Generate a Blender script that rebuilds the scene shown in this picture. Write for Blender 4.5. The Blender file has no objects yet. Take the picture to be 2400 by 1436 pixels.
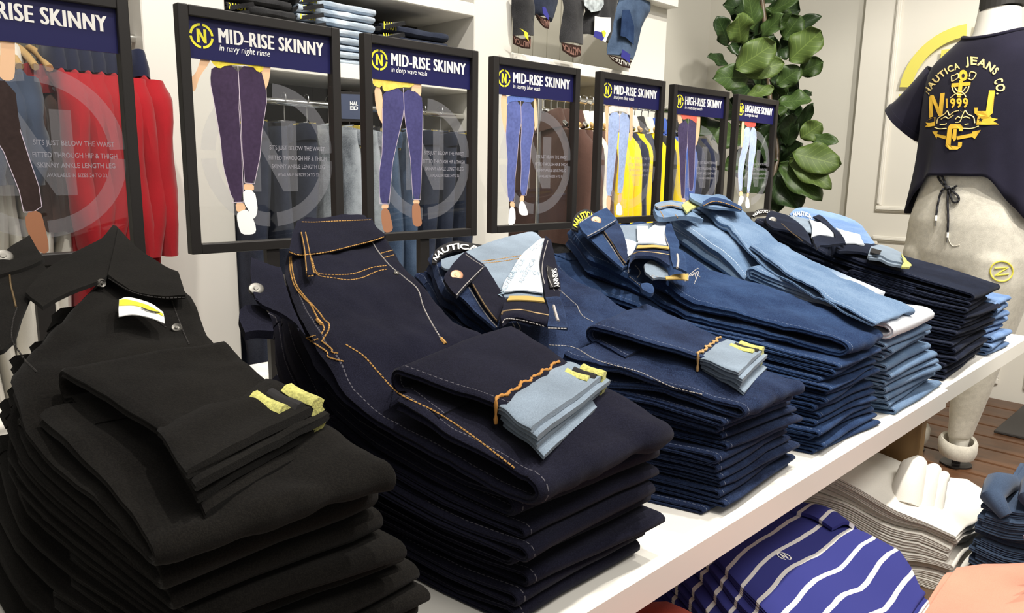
import bpy, math, random
import numpy as np
from mathutils import Vector, noise, Matrix

random.seed(7)
SC = bpy.context.scene
COL = SC.collection

# ------------------------------------------------------------------ camera
F_PX = 1761.6
YAW, PITCH, ROLL = math.radians(44.70), math.radians(10.427), math.radians(0.984)
EYE = np.array([0.0, 0.0, 0.40])          # metres; z = 0 is the top of the display table
FLOOR = -0.66
_cy, _sy, _cp, _sp = math.cos(YAW), math.sin(YAW), math.cos(PITCH), math.sin(PITCH)
FWD = np.array([_sy * _cp, _cy * _cp, -_sp])
_r = np.array([_cy, -_sy, 0.0])
_u = np.cross(_r, FWD)
RGT = _r * math.cos(ROLL) + _u * math.sin(ROLL)
UPV = -_r * math.sin(ROLL) + _u * math.cos(ROLL)
cam_data = bpy.data.cameras.new('camera')
cam_data.sensor_width = 36.0
cam_data.lens = F_PX / 2400.0 * 36.0
cam_data.clip_start = 0.02
cam = bpy.data.objects.new('camera', cam_data)
COL.objects.link(cam)
cam.matrix_world = Matrix(((RGT[0], UPV[0], -FWD[0], EYE[0]), (RGT[1], UPV[1], -FWD[1], EYE[1]),
                           (RGT[2], UPV[2], -FWD[2], EYE[2]), (0, 0, 0, 1)))
SC.camera = cam

# ------------------------------------------------------------------ world, lamps, exposure
SC.view_settings.view_transform = 'Standard'
SC.view_settings.look = 'None'
SC.view_settings.gamma = 1.0
SC.view_settings.exposure = 0.0
SC.view_settings.use_curve_mapping = False
world = bpy.data.worlds.new('world')
SC.world = world
world.use_nodes = True
bg = world.node_tree.nodes['Background']
bg.inputs[0].default_value = (1.0, 0.95, 0.88, 1)
bg.inputs[1].default_value = 0.33

def aim(o, target):
    d = Vector(target) - o.location
    o.rotation_euler = d.to_track_quat('-Z', 'Y').to_euler()

def spot(loc, target, power, size=62, blend=0.35, radius=0.035, col=(1.0, 0.95, 0.87)):
    L = bpy.data.lights.new('track_spot_light', 'SPOT')
    L.energy = power; L.color = col; L.spot_size = math.radians(size); L.spot_blend = blend
    L.shadow_soft_size = radius
    o = bpy.data.objects.new('track_spot_light', L); COL.objects.link(o)
    o.location = loc; aim(o, target)
    return o

def panel(loc, target, sx, sy, power, col=(1.0, 0.96, 0.9)):
    L = bpy.data.lights.new('front_fill_light', 'AREA')
    L.energy = power; L.color = col; L.shape = 'RECTANGLE'; L.size = sx; L.size_y = sy
    o = bpy.data.objects.new('front_fill_light', L); COL.objects.link(o)
    o.location = loc; aim(o, target)
    return o

panel((0.9, -0.9, 2.3), (1.0, 0.4, 0), 2.8, 0.7, 46)  # added area fill that lightens the front faces of the stacks
spot((0.7, 0.16, 2.2), (0.65, 0.50, 0.1), 92, 66)
spot((1.5, 0.20, 2.2), (1.35, 0.45, 0.1), 105, 66)
spot((2.3, 0.16, 2.2), (1.95, 0.45, 0.1), 105, 66)
spot((0.9, 0.75, 2.35), (1.25, 2.3, 0.3), 120, 70)
spot((2.3, 0.75, 2.35), (2.5, 2.4, 0.4), 130, 70)
spot((0.1, 0.8, 2.35), (0.45, 2.3, 0.3), 110, 70)
spot((1.9, 0.3, 2.3), (3.3, 1.5, 0.5), 125, 70)
spot((2.0, -0.5, 2.2), (3.1, 0.7, 0.25), 225, 66)  # extra spot added to brighten the mannequin and the end wall

# ------------------------------------------------------------------ pixel helpers (2400 x 1436 frame)
def ray(u, v):
    return FWD * F_PX + RGT * (u - 1200.0) - UPV * (v - 718.0)
def onZ(u, v, z):
    r = ray(u, v); return EYE + r * ((z - EYE[2]) / r[2])
def onY(u, v, y):
    r = ray(u, v); return EYE + r * ((y - EYE[1]) / r[1])
def onX(u, v, x):
    r = ray(u, v); return EYE + r * ((x - EYE[0]) / r[0])
def onD(u, v, d):
    return EYE + ray(u, v) / F_PX * d
def onS(u, v, z0, s, y0=0.42):            # plane rising away from the table's front edge
    r = ray(u, v); t = (z0 - s * y0 - EYE[2]) / (r[2] - s * r[1]); return EYE + r * t
def onP(u, v, p0, n):                     # any plane
    r = ray(u, v); n = np.array(n, float); return EYE + r * (((np.array(p0) - EYE) @ n) / (r @ n))

# ------------------------------------------------------------------ materials
MATS = {}
def _new(name):
    m = bpy.data.materials.new(name); m.use_nodes = True
    nt = m.node_tree
    return m, nt, nt.nodes['Principled BSDF']

def srgb(r, g, b):
    f = lambda c: ((c / 255.0) / 12.92) if c / 255.0 <= 0.04045 else (((c / 255.0) + 0.055) / 1.055) ** 2.4
    return (f(r), f(g), f(b))

def plain(name, col, rough=0.55, metal=0.0, spec=0.4):
    if name in MATS: return MATS[name]
    m, nt, b = _new(name)
    b.inputs['Base Color'].default_value = (*col, 1); b.inputs['Roughness'].default_value = rough
    b.inputs['Metallic'].default_value = metal; b.inputs['Specular IOR Level'].default_value = spec
    MATS[name] = m
    return m

def cloth(name, col, var=0.25, rough=0.95, scale=900.0, bump=0.25, blotch=14.0, sheen=0.15):
    """woven or knitted cloth: fine thread noise, soft blotches, small bump"""
    if name in MATS: return MATS[name]
    m, nt, b = _new(name)
    N, L = nt.nodes, nt.links
    tc = N.new('ShaderNodeTexCoord')
    n1 = N.new('ShaderNodeTexNoise'); n1.inputs['Scale'].default_value = scale; n1.inputs['Detail'].default_value = 2
    n2 = N.new('ShaderNodeTexNoise'); n2.inputs['Scale'].default_value = blotch; n2.inputs['Detail'].default_value = 3
    L.new(tc.outputs['Object'], n1.inputs['Vector']); L.new(tc.outputs['Object'], n2.inputs['Vector'])
    mx = N.new('ShaderNodeMath'); mx.operation = 'ADD'
    L.new(n1.outputs[0], mx.inputs[0]); L.new(n2.outputs[0], mx.inputs[1])
    rmp = N.new('ShaderNodeValToRGB')
    rmp.color_ramp.elements[0].position = 0.7 / 2; rmp.color_ramp.elements[1].position = 1.3 / 2
    hf = N.new('ShaderNodeMath'); hf.operation = 'MULTIPLY'; hf.inputs[1].default_value = 0.5
    L.new(mx.outputs[0], hf.inputs[0]); L.new(hf.outputs[0], rmp.inputs[0])
    lo = tuple(c * (1 - var) for c in col); hi = tuple(min(1, c * (1 + var)) for c in col)
    rmp.color_ramp.elements[0].color = (*lo, 1); rmp.color_ramp.elements[1].color = (*hi, 1)
    L.new(rmp.outputs[0], b.inputs['Base Color'])
    bp = N.new('ShaderNodeBump'); bp.inputs['Strength'].default_value = bump; bp.inputs['Distance'].default_value = 0.0015
    L.new(n1.outputs[0], bp.inputs['Height']); L.new(bp.outputs[0], b.inputs['Normal'])
    b.inputs['Roughness'].default_value = rough; b.inputs['Specular IOR Level'].default_value = 0.15
    b.inputs['Sheen Weight'].default_value = sheen
    MATS[name] = m
    return m

def denim(name, col, fade, fadeamt=0.5, thread=(0.55, 0.35, 0.12), stitch=True, knee=None):
    """denim: twill threads (bright and dark), vintage fading in streaks, seam thread along the mesh's UV edges"""
    if name in MATS: return MATS[name]
    m, nt, b = _new(name)
    N, L = nt.nodes, nt.links
    tc = N.new('ShaderNodeTexCoord')
    mp = N.new('ShaderNodeMapping'); mp.inputs['Scale'].default_value = (1.0, 0.35, 1.0); mp.inputs['Rotation'].default_value = (0, 0, 0.5)
    L.new(tc.outputs['Object'], mp.inputs['Vector'])
    n1 = N.new('ShaderNodeTexNoise'); n1.inputs['Scale'].default_value = 1300; n1.inputs['Detail'].default_value = 2.0
    L.new(mp.outputs[0], n1.inputs['Vector'])
    n2 = N.new('ShaderNodeTexNoise'); n2.inputs['Scale'].default_value = 11; n2.inputs['Detail'].default_value = 5; n2.inputs['Roughness'].default_value = 0.6
    L.new(tc.outputs['Object'], n2.inputs['Vector'])
    r2 = N.new('ShaderNodeValToRGB'); r2.color_ramp.elements[0].position = 0.38; r2.color_ramp.elements[1].position = 0.68
    L.new(n2.outputs[0], r2.inputs[0])
    r1 = N.new('ShaderNodeValToRGB'); r1.color_ramp.elements[0].position = 0.40; r1.color_ramp.elements[1].position = 0.66
    L.new(n1.outputs[0], r1.inputs[0])
    a = N.new('ShaderNodeMath'); a.operation = 'MULTIPLY'; a.inputs[1].default_value = fadeamt
    L.new(r2.outputs[0], a.inputs[0])
    c = N.new('ShaderNodeMath'); c.operation = 'MULTIPLY_ADD'; c.inputs[1].default_value = 0.55; c.use_clamp = True
    ge = N.new('ShaderNodeNewGeometry'); pr = N.new('ShaderNodeMapRange')     # worn, paler fold edges and seams
    pr.inputs['From Min'].default_value = 0.515; pr.inputs['From Max'].default_value = 0.60; pr.inputs['To Max'].default_value = 0.55 * fadeamt
    L.new(ge.outputs['Pointiness'], pr.inputs['Value'])
    ad = N.new('ShaderNodeMath'); ad.operation = 'ADD'; L.new(a.outputs[0], ad.inputs[0]); L.new(pr.outputs[0], ad.inputs[1])
    L.new(r1.outputs[0], c.inputs[0]); L.new(ad.outputs[0], c.inputs[2])
    mix = N.new('ShaderNodeMix'); mix.data_type = 'RGBA'
    mix.inputs[6].default_value = (*col, 1); mix.inputs[7].default_value = (*fade, 1)
    L.new(c.outputs[0], mix.inputs[0])
    last = mix.outputs[2]
    if knee is not None:                                    # bleached knees: a wash across the lower leg
        sy = N.new('ShaderNodeSeparateXYZ'); L.new(tc.outputs['Object'], sy.inputs[0])
        ky = N.new('ShaderNodeMath'); ky.operation = 'MULTIPLY_ADD'; ky.inputs[1].default_value = 0.10
        L.new(n2.outputs[0], ky.inputs[0]); L.new(sy.outputs[1], ky.inputs[2])
        kr = N.new('ShaderNodeMapRange'); kr.inputs['From Min'].default_value = -0.05; kr.inputs['From Max'].default_value = -0.16
        L.new(ky.outputs[0], kr.inputs['Value'])
        mk = N.new('ShaderNodeMix'); mk.data_type = 'RGBA'; mk.inputs[7].default_value = (*knee, 1)
        L.new(kr.outputs[0], mk.inputs[0]); L.new(last, mk.inputs[6]); last = mk.outputs[2]
    if stitch:
        uv = N.new('ShaderNodeUVMap'); uv.uv_map = 'UVMap'
        sp = N.new('ShaderNodeSeparateXYZ'); L.new(uv.outputs[0], sp.inputs[0])
        d = N.new('ShaderNodeMath'); d.operation = 'COMPARE'; d.inputs[1].default_value = 0.0085; d.inputs[2].default_value = 0.00055
        L.new(sp.outputs[0], d.inputs[0])                       # U = metres from the seam edge
        w = N.new('ShaderNodeMath'); w.operation = 'PINGPONG'; w.inputs[1].default_value = 0.0026
        L.new(sp.outputs[1], w.inputs[0])
        g = N.new('ShaderNodeMath'); g.operation = 'GREATER_THAN'; g.inputs[1].default_value = 0.0008
        L.new(w.outputs[0], g.inputs[0])
        k = N.new('ShaderNodeMath'); k.operation = 'MULTIPLY'; L.new(d.outputs[0], k.inputs[0]); L.new(g.outputs[0], k.inputs[1])
        mx2 = N.new('ShaderNodeMix'); mx2.data_type = 'RGBA'; mx2.inputs[7].default_value = (*thread, 1)
        L.new(k.outputs[0], mx2.inputs[0]); L.new(last, mx2.inputs[6]); last = mx2.outputs[2]
    L.new(last, b.inputs['Base Color'])
    bp = N.new('ShaderNodeBump'); bp.inputs['Strength'].default_value = 0.35; bp.inputs['Distance'].default_value = 0.0008
    L.new(n1.outputs[0], bp.inputs['Height']); L.new(bp.outputs[0], b.inputs['Normal'])
    b.inputs['Roughness'].default_value = 0.95; b.inputs['Specular IOR Level'].default_value = 0.05
    b.inputs['Sheen Weight'].default_value = 0.04; b.inputs['Sheen Roughness'].default_value = 0.6
    MATS[name] = m
    return m

def wood(name, dark, light, scale=(3, 40, 40), rough=0.45, planks=None):
    if name in MATS: return MATS[name]
    m, nt, b = _new(name)
    N, L = nt.nodes, nt.links
    tc = N.new('ShaderNodeTexCoord'); mp = N.new('ShaderNodeMapping'); mp.inputs['Scale'].default_value = scale
    L.new(tc.outputs['Object'], mp.inputs['Vector'])
    n = N.new('ShaderNodeTexNoise'); n.inputs['Scale'].default_value = 1.0; n.inputs['Detail'].default_value = 6; n.inputs['Distortion'].default_value = 0.6
    L.new(mp.outputs[0], n.inputs['Vector'])
    r = N.new('ShaderNodeValToRGB'); r.color_ramp.elements[0].position = 0.3; r.color_ramp.elements[1].position = 0.7
    r.color_ramp.elements[0].color = (*dark, 1); r.color_ramp.elements[1].color = (*light, 1)
    L.new(n.outputs[0], r.inputs[0]); L.new(r.outputs[0], b.inputs['Base Color'])
    bp = N.new('ShaderNodeBump'); bp.inputs['Strength'].default_value = 0.15; bp.inputs['Distance'].default_value = 0.002
    L.new(n.outputs[0], bp.inputs['Height']); L.new(bp.outputs[0], b.inputs['Normal'])
    b.inputs['Roughness'].default_value = rough
    MATS[name] = m
    return m

def glass_pane(name, tint=(1, 1, 1), fac=0.06, rough=0.02, haze=0.0, hazecol=(0.8, 0.8, 0.85)):
    """thin acrylic: transparent, a little mirror, optional frosted share"""
    if name in MATS: return MATS[name]
    m, nt, b = _new(name)
    N, L = nt.nodes, nt.links
    out = N['Material Output']
    tr = N.new('ShaderNodeBsdfTransparent'); tr.inputs[0].default_value = (*tint, 1)
    gl = N.new('ShaderNodeBsdfGlossy'); gl.inputs['Roughness'].default_value = rough
    mx = N.new('ShaderNodeMixShader'); mx.inputs[0].default_value = fac
    L.new(tr.outputs[0], mx.inputs[1]); L.new(gl.outputs[0], mx.inputs[2])
    last = mx
    if haze > 0:
        df = N.new('ShaderNodeBsdfDiffuse'); df.inputs[0].default_value = (*hazecol, 1)
        m2 = N.new('ShaderNodeMixShader'); m2.inputs[0].default_value = haze
        L.new(mx.outputs[0], m2.inputs[1]); L.new(df.outputs[0], m2.inputs[2]); last = m2
    L.new(last.outputs[0], out.inputs['Surface'])
    N.remove(b)
    MATS[name] = m
    return m

# ------------------------------------------------------------------ mesh builder
class MB:
    def __init__(s): s.v = []; s.f = []; s.uv = {}
    def add(s, verts, faces, uvs=None):
        o = len(s.v); s.v.extend([tuple(map(float, p)) for p in verts])
        for i, f in enumerate(faces):
            s.f.append(tuple(o + k for k in f))
            if uvs is not None: s.uv[len(s.f) - 1] = uvs[i]
        return s
    def box(s, lo, hi, bevel=0.0):
        (x0, y0, z0), (x1, y1, z1) = lo, hi
        if bevel <= 0:
            v = [(x0, y0, z0), (x1, y0, z0), (x1, y1, z0), (x0, y1, z0), (x0, y0, z1), (x1, y0, z1), (x1, y1, z1), (x0, y1, z1)]
            return s.add(v, [(0, 3, 2, 1), (4, 5, 6, 7), (0, 1, 5, 4), (1, 2, 6, 5), (2, 3, 7, 6), (3, 0, 4, 7)])
        b = bevel; v = []; idx = {}
        for i, X in enumerate((x0, x1)):
            for j, Y in enumerate((y0, y1)):
                for k, Z in enumerate((z0, z1)):
                    sx, sy, sz = (1 if i == 0 else -1), (1 if j == 0 else -1), (1 if k == 0 else -1)
                    for a, p in enumerate(((X, Y + sy * b, Z + sz * b), (X + sx * b, Y, Z + sz * b), (X + sx * b, Y + sy * b, Z))):
                        idx[i, j, k, a] = len(v); v.append(p)
        F = []
        g = lambda i, j, k, a: idx[i, j, k, a]
        for i in (0, 1): F.append((g(i, 0, 0, 0), g(i, 1, 0, 0), g(i, 1, 1, 0), g(i, 0, 1, 0)))
        for j in (0, 1): F.append((g(0, j, 0, 1), g(1, j, 0, 1), g(1, j, 1, 1), g(0, j, 1, 1)))
        for k in (0, 1): F.append((g(0, 0, k, 2), g(1, 0, k, 2), g(1, 1, k, 2), g(0, 1, k, 2)))
        for i in (0, 1):
            for j in (0, 1): F.append((g(i, j, 0, 0), g(i, j, 1, 0), g(i, j, 1, 1), g(i, j, 0, 1)))
        for i in (0, 1):
            for k in (0, 1): F.append((g(i, 0, k, 0), g(i, 1, k, 0), g(i, 1, k, 2), g(i, 0, k, 2)))
        for j in (0, 1):
            for k in (0, 1): F.append((g(0, j, k, 1), g(1, j, k, 1), g(1, j, k, 2), g(0, j, k, 2)))
        for i in (0, 1):
            for j in (0, 1):
                for k in (0, 1): F.append((g(i, j, k, 0), g(i, j, k, 1), g(i, j, k, 2)))
        return s.add(v, F)
    def obox(s, c, ax, ay, az, hx, hy, hz):
        c = np.array(c, float); ax, ay, az = np.array(ax) * hx, np.array(ay) * hy, np.array(az) * hz
        v = [c + i * ax + j * ay + k * az for k in (-1, 1) for (i, j) in ((-1, -1), (1, -1), (1, 1), (-1, 1))]
        return s.add(v, [(0, 3, 2, 1), (4, 5, 6, 7), (0, 1, 5, 4), (1, 2, 6, 5), (2, 3, 7, 6), (3, 0, 4, 7)])
    def tube(s, pts, r, n=8, cap=True):
        pts = [np.array(p, float) for p in pts]; R = r if hasattr(r, '__len__') else [r] * len(pts)
        rings = []; prev = None
        for i, p in enumerate(pts):
            t = pts[min(i + 1, len(pts) - 1)] - pts[max(i - 1, 0)]; t = t / (np.linalg.norm(t) + 1e-12)
            if prev is None:
                a = np.array([0, 0, 1.0]) if abs(t[2]) < 0.9 else np.array([1.0, 0, 0])
                nrm = np.cross(t, a)
            else: nrm = prev - t * (prev @ t)
            nrm = nrm / (np.linalg.norm(nrm) + 1e-12); prev = nrm; bn = np.cross(t, nrm)
            rings.append([p + R[i] * (math.cos(2 * math.pi * k / n) * nrm + math.sin(2 * math.pi * k / n) * bn) for k in range(n)])
        return s.loft(rings, cap=cap)
    def loft(s, rings, closed=True, cap=True, uvs=None):
        n = len(rings[0]); V = [p for r in rings for p in r]; Fc = []
        for i in range(len(rings) - 1):
            for k in range(n if closed else n - 1):
                k2 = (k + 1) % n
                Fc.append((i * n + k, i * n + k2, (i + 1) * n + k2, (i + 1) * n + k))
        if cap and closed:
            Fc.append(tuple(range(n - 1, -1, -1))); Fc.append(tuple((len(rings) - 1) * n + k for k in range(n)))
        return s.add(V, Fc)
    def sheet(s, G, th, uvfun=None):
        """G[i][j] grid of points -> thin closed solid of thickness th"""
        G = np.array(G, float); ni, nj, _ = G.shape
        di = np.gradient(G, axis=0); dj = np.gradient(G, axis=1)
        nr = np.cross(di, dj); nr /= (np.linalg.norm(nr, axis=2, keepdims=True) + 1e-12)
        T = (G + nr * th / 2).reshape(-1, 3); B = (G - nr * th / 2).reshape(-1, 3)
        o = ni * nj; Fc = []
        for i in range(ni - 1):
            for j in range(nj - 1):
                a, b, c, d = i * nj + j, (i + 1) * nj + j, (i + 1) * nj + j + 1, i * nj + j + 1
                Fc.append((a, b, c, d)); Fc.append((o + d, o + c, o + b, o + a))
        for i in range(ni - 1):
            a, b = i * nj, (i + 1) * nj; Fc.append((b, a, o + a, o + b))
            a, b = i * nj + nj - 1, (i + 1) * nj + nj - 1; Fc.append((a, b, o + b, o + a))
        for j in range(nj - 1):
            a, b = j, j + 1; Fc.append((a, b, o + b, o + a))
            a, b = (ni - 1) * nj + j, (ni - 1) * nj + j + 1; Fc.append((b, a, o + a, o + b))
        return s.add(list(T) + list(B), Fc)
    def slab(s, poly, off):
        """polygon (3D points, planar) extruded by vector off"""
        n = len(poly); off = np.array(off, float); poly = [np.array(p, float) for p in poly]
        V = poly + [p + off for p in poly]
        Fc = [tuple(range(n)), tuple(range(2 * n - 1, n - 1, -1))] + [(k, n + k, n + (k + 1) % n, (k + 1) % n) for k in range(n)]
        return s.add(V, Fc)
    def disc(s, c, nrm, r, h, n=20, dome=0.0):
        nrm = np.array(nrm, float); nrm /= np.linalg.norm(nrm)
        a = np.cross(nrm, [0, 0, 1.0] if abs(nrm[2]) < 0.9 else [1.0, 0, 0]); a /= np.linalg.norm(a); b = np.cross(nrm, a)
        ring = lambda rr, hh: [np.array(c) + nrm * hh + rr * (math.cos(t) * a + math.sin(t) * b) for t in np.linspace(0, 2 * math.pi, n, endpoint=False)]
        return s.loft([ring(r, 0), ring(r, h * 0.7), ring(r * 0.88, h), ring(r * 0.45, h * (1 - dome)), ring(r * 0.2, h * (1 - dome * 0.3))])

def finish_mesh(name, mb, mat, origin, smooth, sub):
    me = bpy.data.meshes.new(name)
    ox, oy, oz = origin
    me.from_pydata([(a - ox, b - oy, c - oz) for a, b, c in mb.v], [], mb.f)
    uvl = me.uv_layers.new(name='UVMap')
    if mb.uv:
        for i, poly in enumerate(me.polygons):
            q = mb.uv.get(i)
            if q is not None:
                for k, li in enumerate(poly.loop_indices): uvl.data[li].uv = q[k]
            else:
                for li in poly.loop_indices: uvl.data[li].uv = (0.5, 0.5)
    else:
        d = np.full(len(me.loops) * 2, 0.5); uvl.data.foreach_set('uv', d)
    if smooth: me.polygons.foreach_set('use_smooth', [True] * len(me.polygons))
    if mat is not None: me.materials.append(mat)
    me.validate(); me.update()
    o = bpy.data.objects.new(name, me); COL.objects.link(o)
    if smooth and smooth != 2:
        try: me.set_sharp_from_angle(angle=math.radians(50))
        except Exception: pass
    if sub:
        md = o.modifiers.new('smooth', 'SUBSURF'); md.levels = sub; md.render_levels = sub
    return o

class Thing:
    """an Empty at the thing's base that parents its parts"""
    def __init__(s, name, loc, label, cat, group=None, kind=None):
        s.o = bpy.data.objects.new(name, None); COL.objects.link(s.o)
        s.o.empty_display_size = 0.05
        s.loc = tuple(map(float, loc)); s.o.location = s.loc
        tag(s.o, label, cat, group, kind)
    def part(s, name, mb, mat, smooth=True, sub=0, parent=None, label=None):
        o = finish_mesh(name, mb, mat, s.loc, smooth, sub)
        o.parent = parent if parent is not None else s.o
        if label: o['label'] = label
        return o

def tag(o, label=None, cat=None, group=None, kind=None):
    if label: o['label'] = label
    if cat: o['category'] = cat
    if group: o['group'] = group
    if kind: o['kind'] = kind

def single(name, mb, mat, label, cat, group=None, kind=None, smooth=True, sub=0):
    a = np.array(mb.v); lo, hi = a.min(0), a.max(0)
    org = ((lo[0] + hi[0]) / 2, (lo[1] + hi[1]) / 2, lo[2])
    o = finish_mesh(name, mb, mat, org, smooth, sub); o.location = org
    tag(o, label, cat, group, kind)
    return o

def struct(name, mb, mat, smooth=False, label=None):
    o = finish_mesh(name, mb, mat, (0, 0, 0), smooth, 0); o['kind'] = 'structure'
    if label: o['label'] = label
    return o

# ------------------------------------------------------------------ lettering
_txt = {}
def text_geo(s, shear=0.0, bold=0.0, spacing=1.0):
    key = (s, shear, bold, spacing)
    if key in _txt: return _txt[key]
    cu = bpy.data.curves.new('lettering', 'FONT'); cu.body = s; cu.size = 1.0; cu.shear = shear; cu.offset = bold
    cu.space_character = spacing; cu.resolution_u = 3; cu.fill_mode = 'BOTH'
    ob = bpy.data.objects.new('lettering', cu); COL.objects.link(ob)
    dg = bpy.context.evaluated_depsgraph_get()
    ev = ob.evaluated_get(dg); me = ev.to_mesh()
    V = np.array([v.co[:2] for v in me.vertices]) if len(me.vertices) else np.zeros((0, 2))
    Fc = [tuple(p.vertices) for p in me.polygons]
    ev.to_mesh_clear()
    bpy.data.objects.remove(ob); bpy.data.curves.remove(cu)
    if len(V):
        V = V - V.min(0); V[:, 0] /= V[:, 0].max() if V[:, 0].max() > 0 else 1
        V[:, 1] /= 0.70                      # cap height = 1 (about), width = 1
    _txt[key] = (V, Fc)
    return _txt[key]

def put_text(mb, s, fn, **kw):
    """fn(x, y): x 0..1 along the word, y in cap heights -> 3D point"""
    V, Fc = text_geo(s, **kw)
    mb.add([fn(x, y) for x, y in V], Fc)

def bez(P, ni, nj):
    """Bezier surface through a control grid P[n][m]"""
    P = np.array(P, float); n, m = P.shape[0] - 1, P.shape[1] - 1
    C = math.comb
    bi = np.array([[C(n, k) * t ** k * (1 - t) ** (n - k) for k in range(n + 1)] for t in np.linspace(0, 1, ni)])
    bj = np.array([[C(m, k) * t ** k * (1 - t) ** (m - k) for k in range(m + 1)] for t in np.linspace(0, 1, nj)])
    return np.einsum('ia,jb,abc->ijc', bi, bj, P)

def cat_path(P, n):
    """Catmull-Rom through the points, resampled to n"""
    P = np.array(P, float)
    if len(P) == 2: return np.array([P[0] + (P[1] - P[0]) * t for t in np.linspace(0, 1, n)])
    Q = np.vstack([2 * P[0] - P[1], P, 2 * P[-1] - P[-2]]); out = []
    for t in np.linspace(0, len(P) - 1, n):
        i = min(int(t), len(P) - 2); f = t - i; a, b, c, d = Q[i], Q[i + 1], Q[i + 2], Q[i + 3]
        out.append(0.5 * ((2 * b) + (-a + c) * f + (2 * a - 5 * b + 4 * c - d) * f * f + (-a + 3 * b - 3 * c + d) * f ** 3))
    return np.array(out)

def nz(x, y, z, s=1.0):
    return noise.noise(Vector((x * s, y * s, z * s)))

def stitches(mb, path, step=0.0042, w=0.0008, lift=None, dash=0.7):
    """thread: little capsule dashes along a 3D path"""
    path = np.array(path, float); d = np.r_[0, np.cumsum(np.linalg.norm(np.diff(path, axis=0), axis=1))]
    L = d[-1]; k = 0.0
    def at(t): return np.array([np.interp(t, d, path[:, c]) for c in range(3)])
    while k + step * dash < L:
        mb.tube([at(k), at(k + step * dash)], w, n=5); k += step
ORD = ['bottom', 'second', 'third', 'fourth', 'fifth', 'sixth', 'seventh', 'eighth', 'ninth', 'tenth', 'eleventh', 'twelfth', 'thirteenth', 'fourteenth', 'fifteenth', 'sixteenth']
# ================================================================== setting
M_white = plain('warm_white_paint', (0.80, 0.775, 0.71), 0.5)
M_wall = plain('pale_wall_paint', (0.66, 0.64, 0.57), 0.8)
M_endwall = plain('white_panelling_paint', (0.78, 0.75, 0.67), 0.6)
M_bead = plain('grey_beadboard_paint', (0.34, 0.325, 0.27), 0.7)
M_black = plain('black_powder_coat', (0.018, 0.016, 0.015), 0.42)
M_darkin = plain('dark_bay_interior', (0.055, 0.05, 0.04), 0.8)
M_laq = plain('white_lacquer', (0.86, 0.83, 0.76), 0.3)
M_chrome = plain('chrome', (0.75, 0.75, 0.73), 0.18, 1.0)
M_oak = wood('oak_veneer', (0.15, 0.085, 0.03), (0.28, 0.165, 0.065), (30, 30, 3))
M_deck = wood('deck_timber', (0.062, 0.026, 0.010), (0.15, 0.063, 0.024), (22, 3, 22))
M_lowwood = wood('brown_table_wood', (0.085, 0.05, 0.028), (0.16, 0.10, 0.06), (3, 30, 30))

WX, WYC, BY = 3.95, 1.565, 2.46         # end wall, its outer corner, back wall
m = MB(); m.box((-1.5, -2.5, FLOOR - 0.1), (WX + 0.3, BY + 0.2, FLOOR)); struct('floor', m, plain('pale_floor', (0.45, 0.42, 0.36), 0.5))
m = MB(); m.box((-1.5, BY, FLOOR), (WX + 0.3, BY + 0.12, 2.45)); struct('wall_back', m, M_wall)
m = MB(); m.box((WX + 0.05, WYC, FLOOR), (WX + 0.17, BY, 2.45)); struct('wall_recess', m, M_wall)
m = MB(); m.box((WX, -2.5, FLOOR), (WX + 0.17, WYC, 2.45)); struct('wall_end', m, M_endwall)
# panel mouldings on the end wall
def moulding(y0, y1, z0, z1, name):
    m = MB(); t = 0.028; d = 0.014
    for (a, b, c, e) in ((y0, y1, z1 - t, z1), (y0, y1, z0, z0 + t), (y0, y0 + t, z0 + t, z1 - t), (y1 - t, y1, z0 + t, z1 - t)):
        m.box((WX - d, a, c), (WX, b, e), 0.004)
        m.box((WX - d - 0.006, a + 0.008, c + 0.008), (WX - d, b - 0.008, e - 0.008), 0.002)
    struct(name, m, M_endwall)
moulding(0.80, 1.42, 0.22, 2.1, 'trim_1')
moulding(-0.05, 0.70, 0.22, 2.1, 'trim_2')
moulding(0.80, 1.42, FLOOR + 0.12, 0.10, 'trim_3')
moulding(-0.05, 0.70, FLOOR + 0.12, 0.10, 'trim_4')
# yellow ring emblem painted on the end wall
m = MB()
def ring_arc(fn, r0, r1, a0, a1, n=22):
    V = []; Fc = []
    for i in range(n + 1):
        t = a0 + (a1 - a0) * i / n
        V += [fn(r0 * math.cos(t), r0 * math.sin(t)), fn(r1 * math.cos(t), r1 * math.sin(t))]
    for i in range(n): Fc.append((2 * i, 2 * i + 1, 2 * i + 3, 2 * i + 2))
    return V, Fc
def letter_N(h, w, st):
    x = w / 2; y = h / 2; k = st * h / (w - st) * 0.62
    return [(-x, -y), (-x + st, -y), (-x + st, y - k * 1.55), (x - st, -y), (x, -y), (x, y), (x - st, y), (x - st, -y + k * 1.55), (-x + st, y), (-x, y)]
def emblem(mb, fn, R, gap=0.10, nh=1.08):
    """broken ring with a capital N"""
    for k in range(4):
        a0 = k * math.pi / 2 + gap; a1 = (k + 1) * math.pi / 2 - gap
        mb.add(*ring_arc(fn, R * 0.80, R, a0, a1, 12))
    q = letter_N(R * nh, R * 0.80, R * 0.23); mb.add([fn(*p) for p in q], [tuple(range(len(q)))])
wc = onX(2262, 205, WX)
emblem(m, lambda a, b: (WX - 0.024, wc[1] - a, wc[2] + b), 0.275, 0.06, 1.25)
single('wall_emblem', m, plain('yellow_wall_vinyl', (0.80, 0.72, 0.14), 0.6),
       'large yellow broken-ring emblem on the white panelled wall behind the mannequin', 'wall decal', smooth=False)
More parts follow.
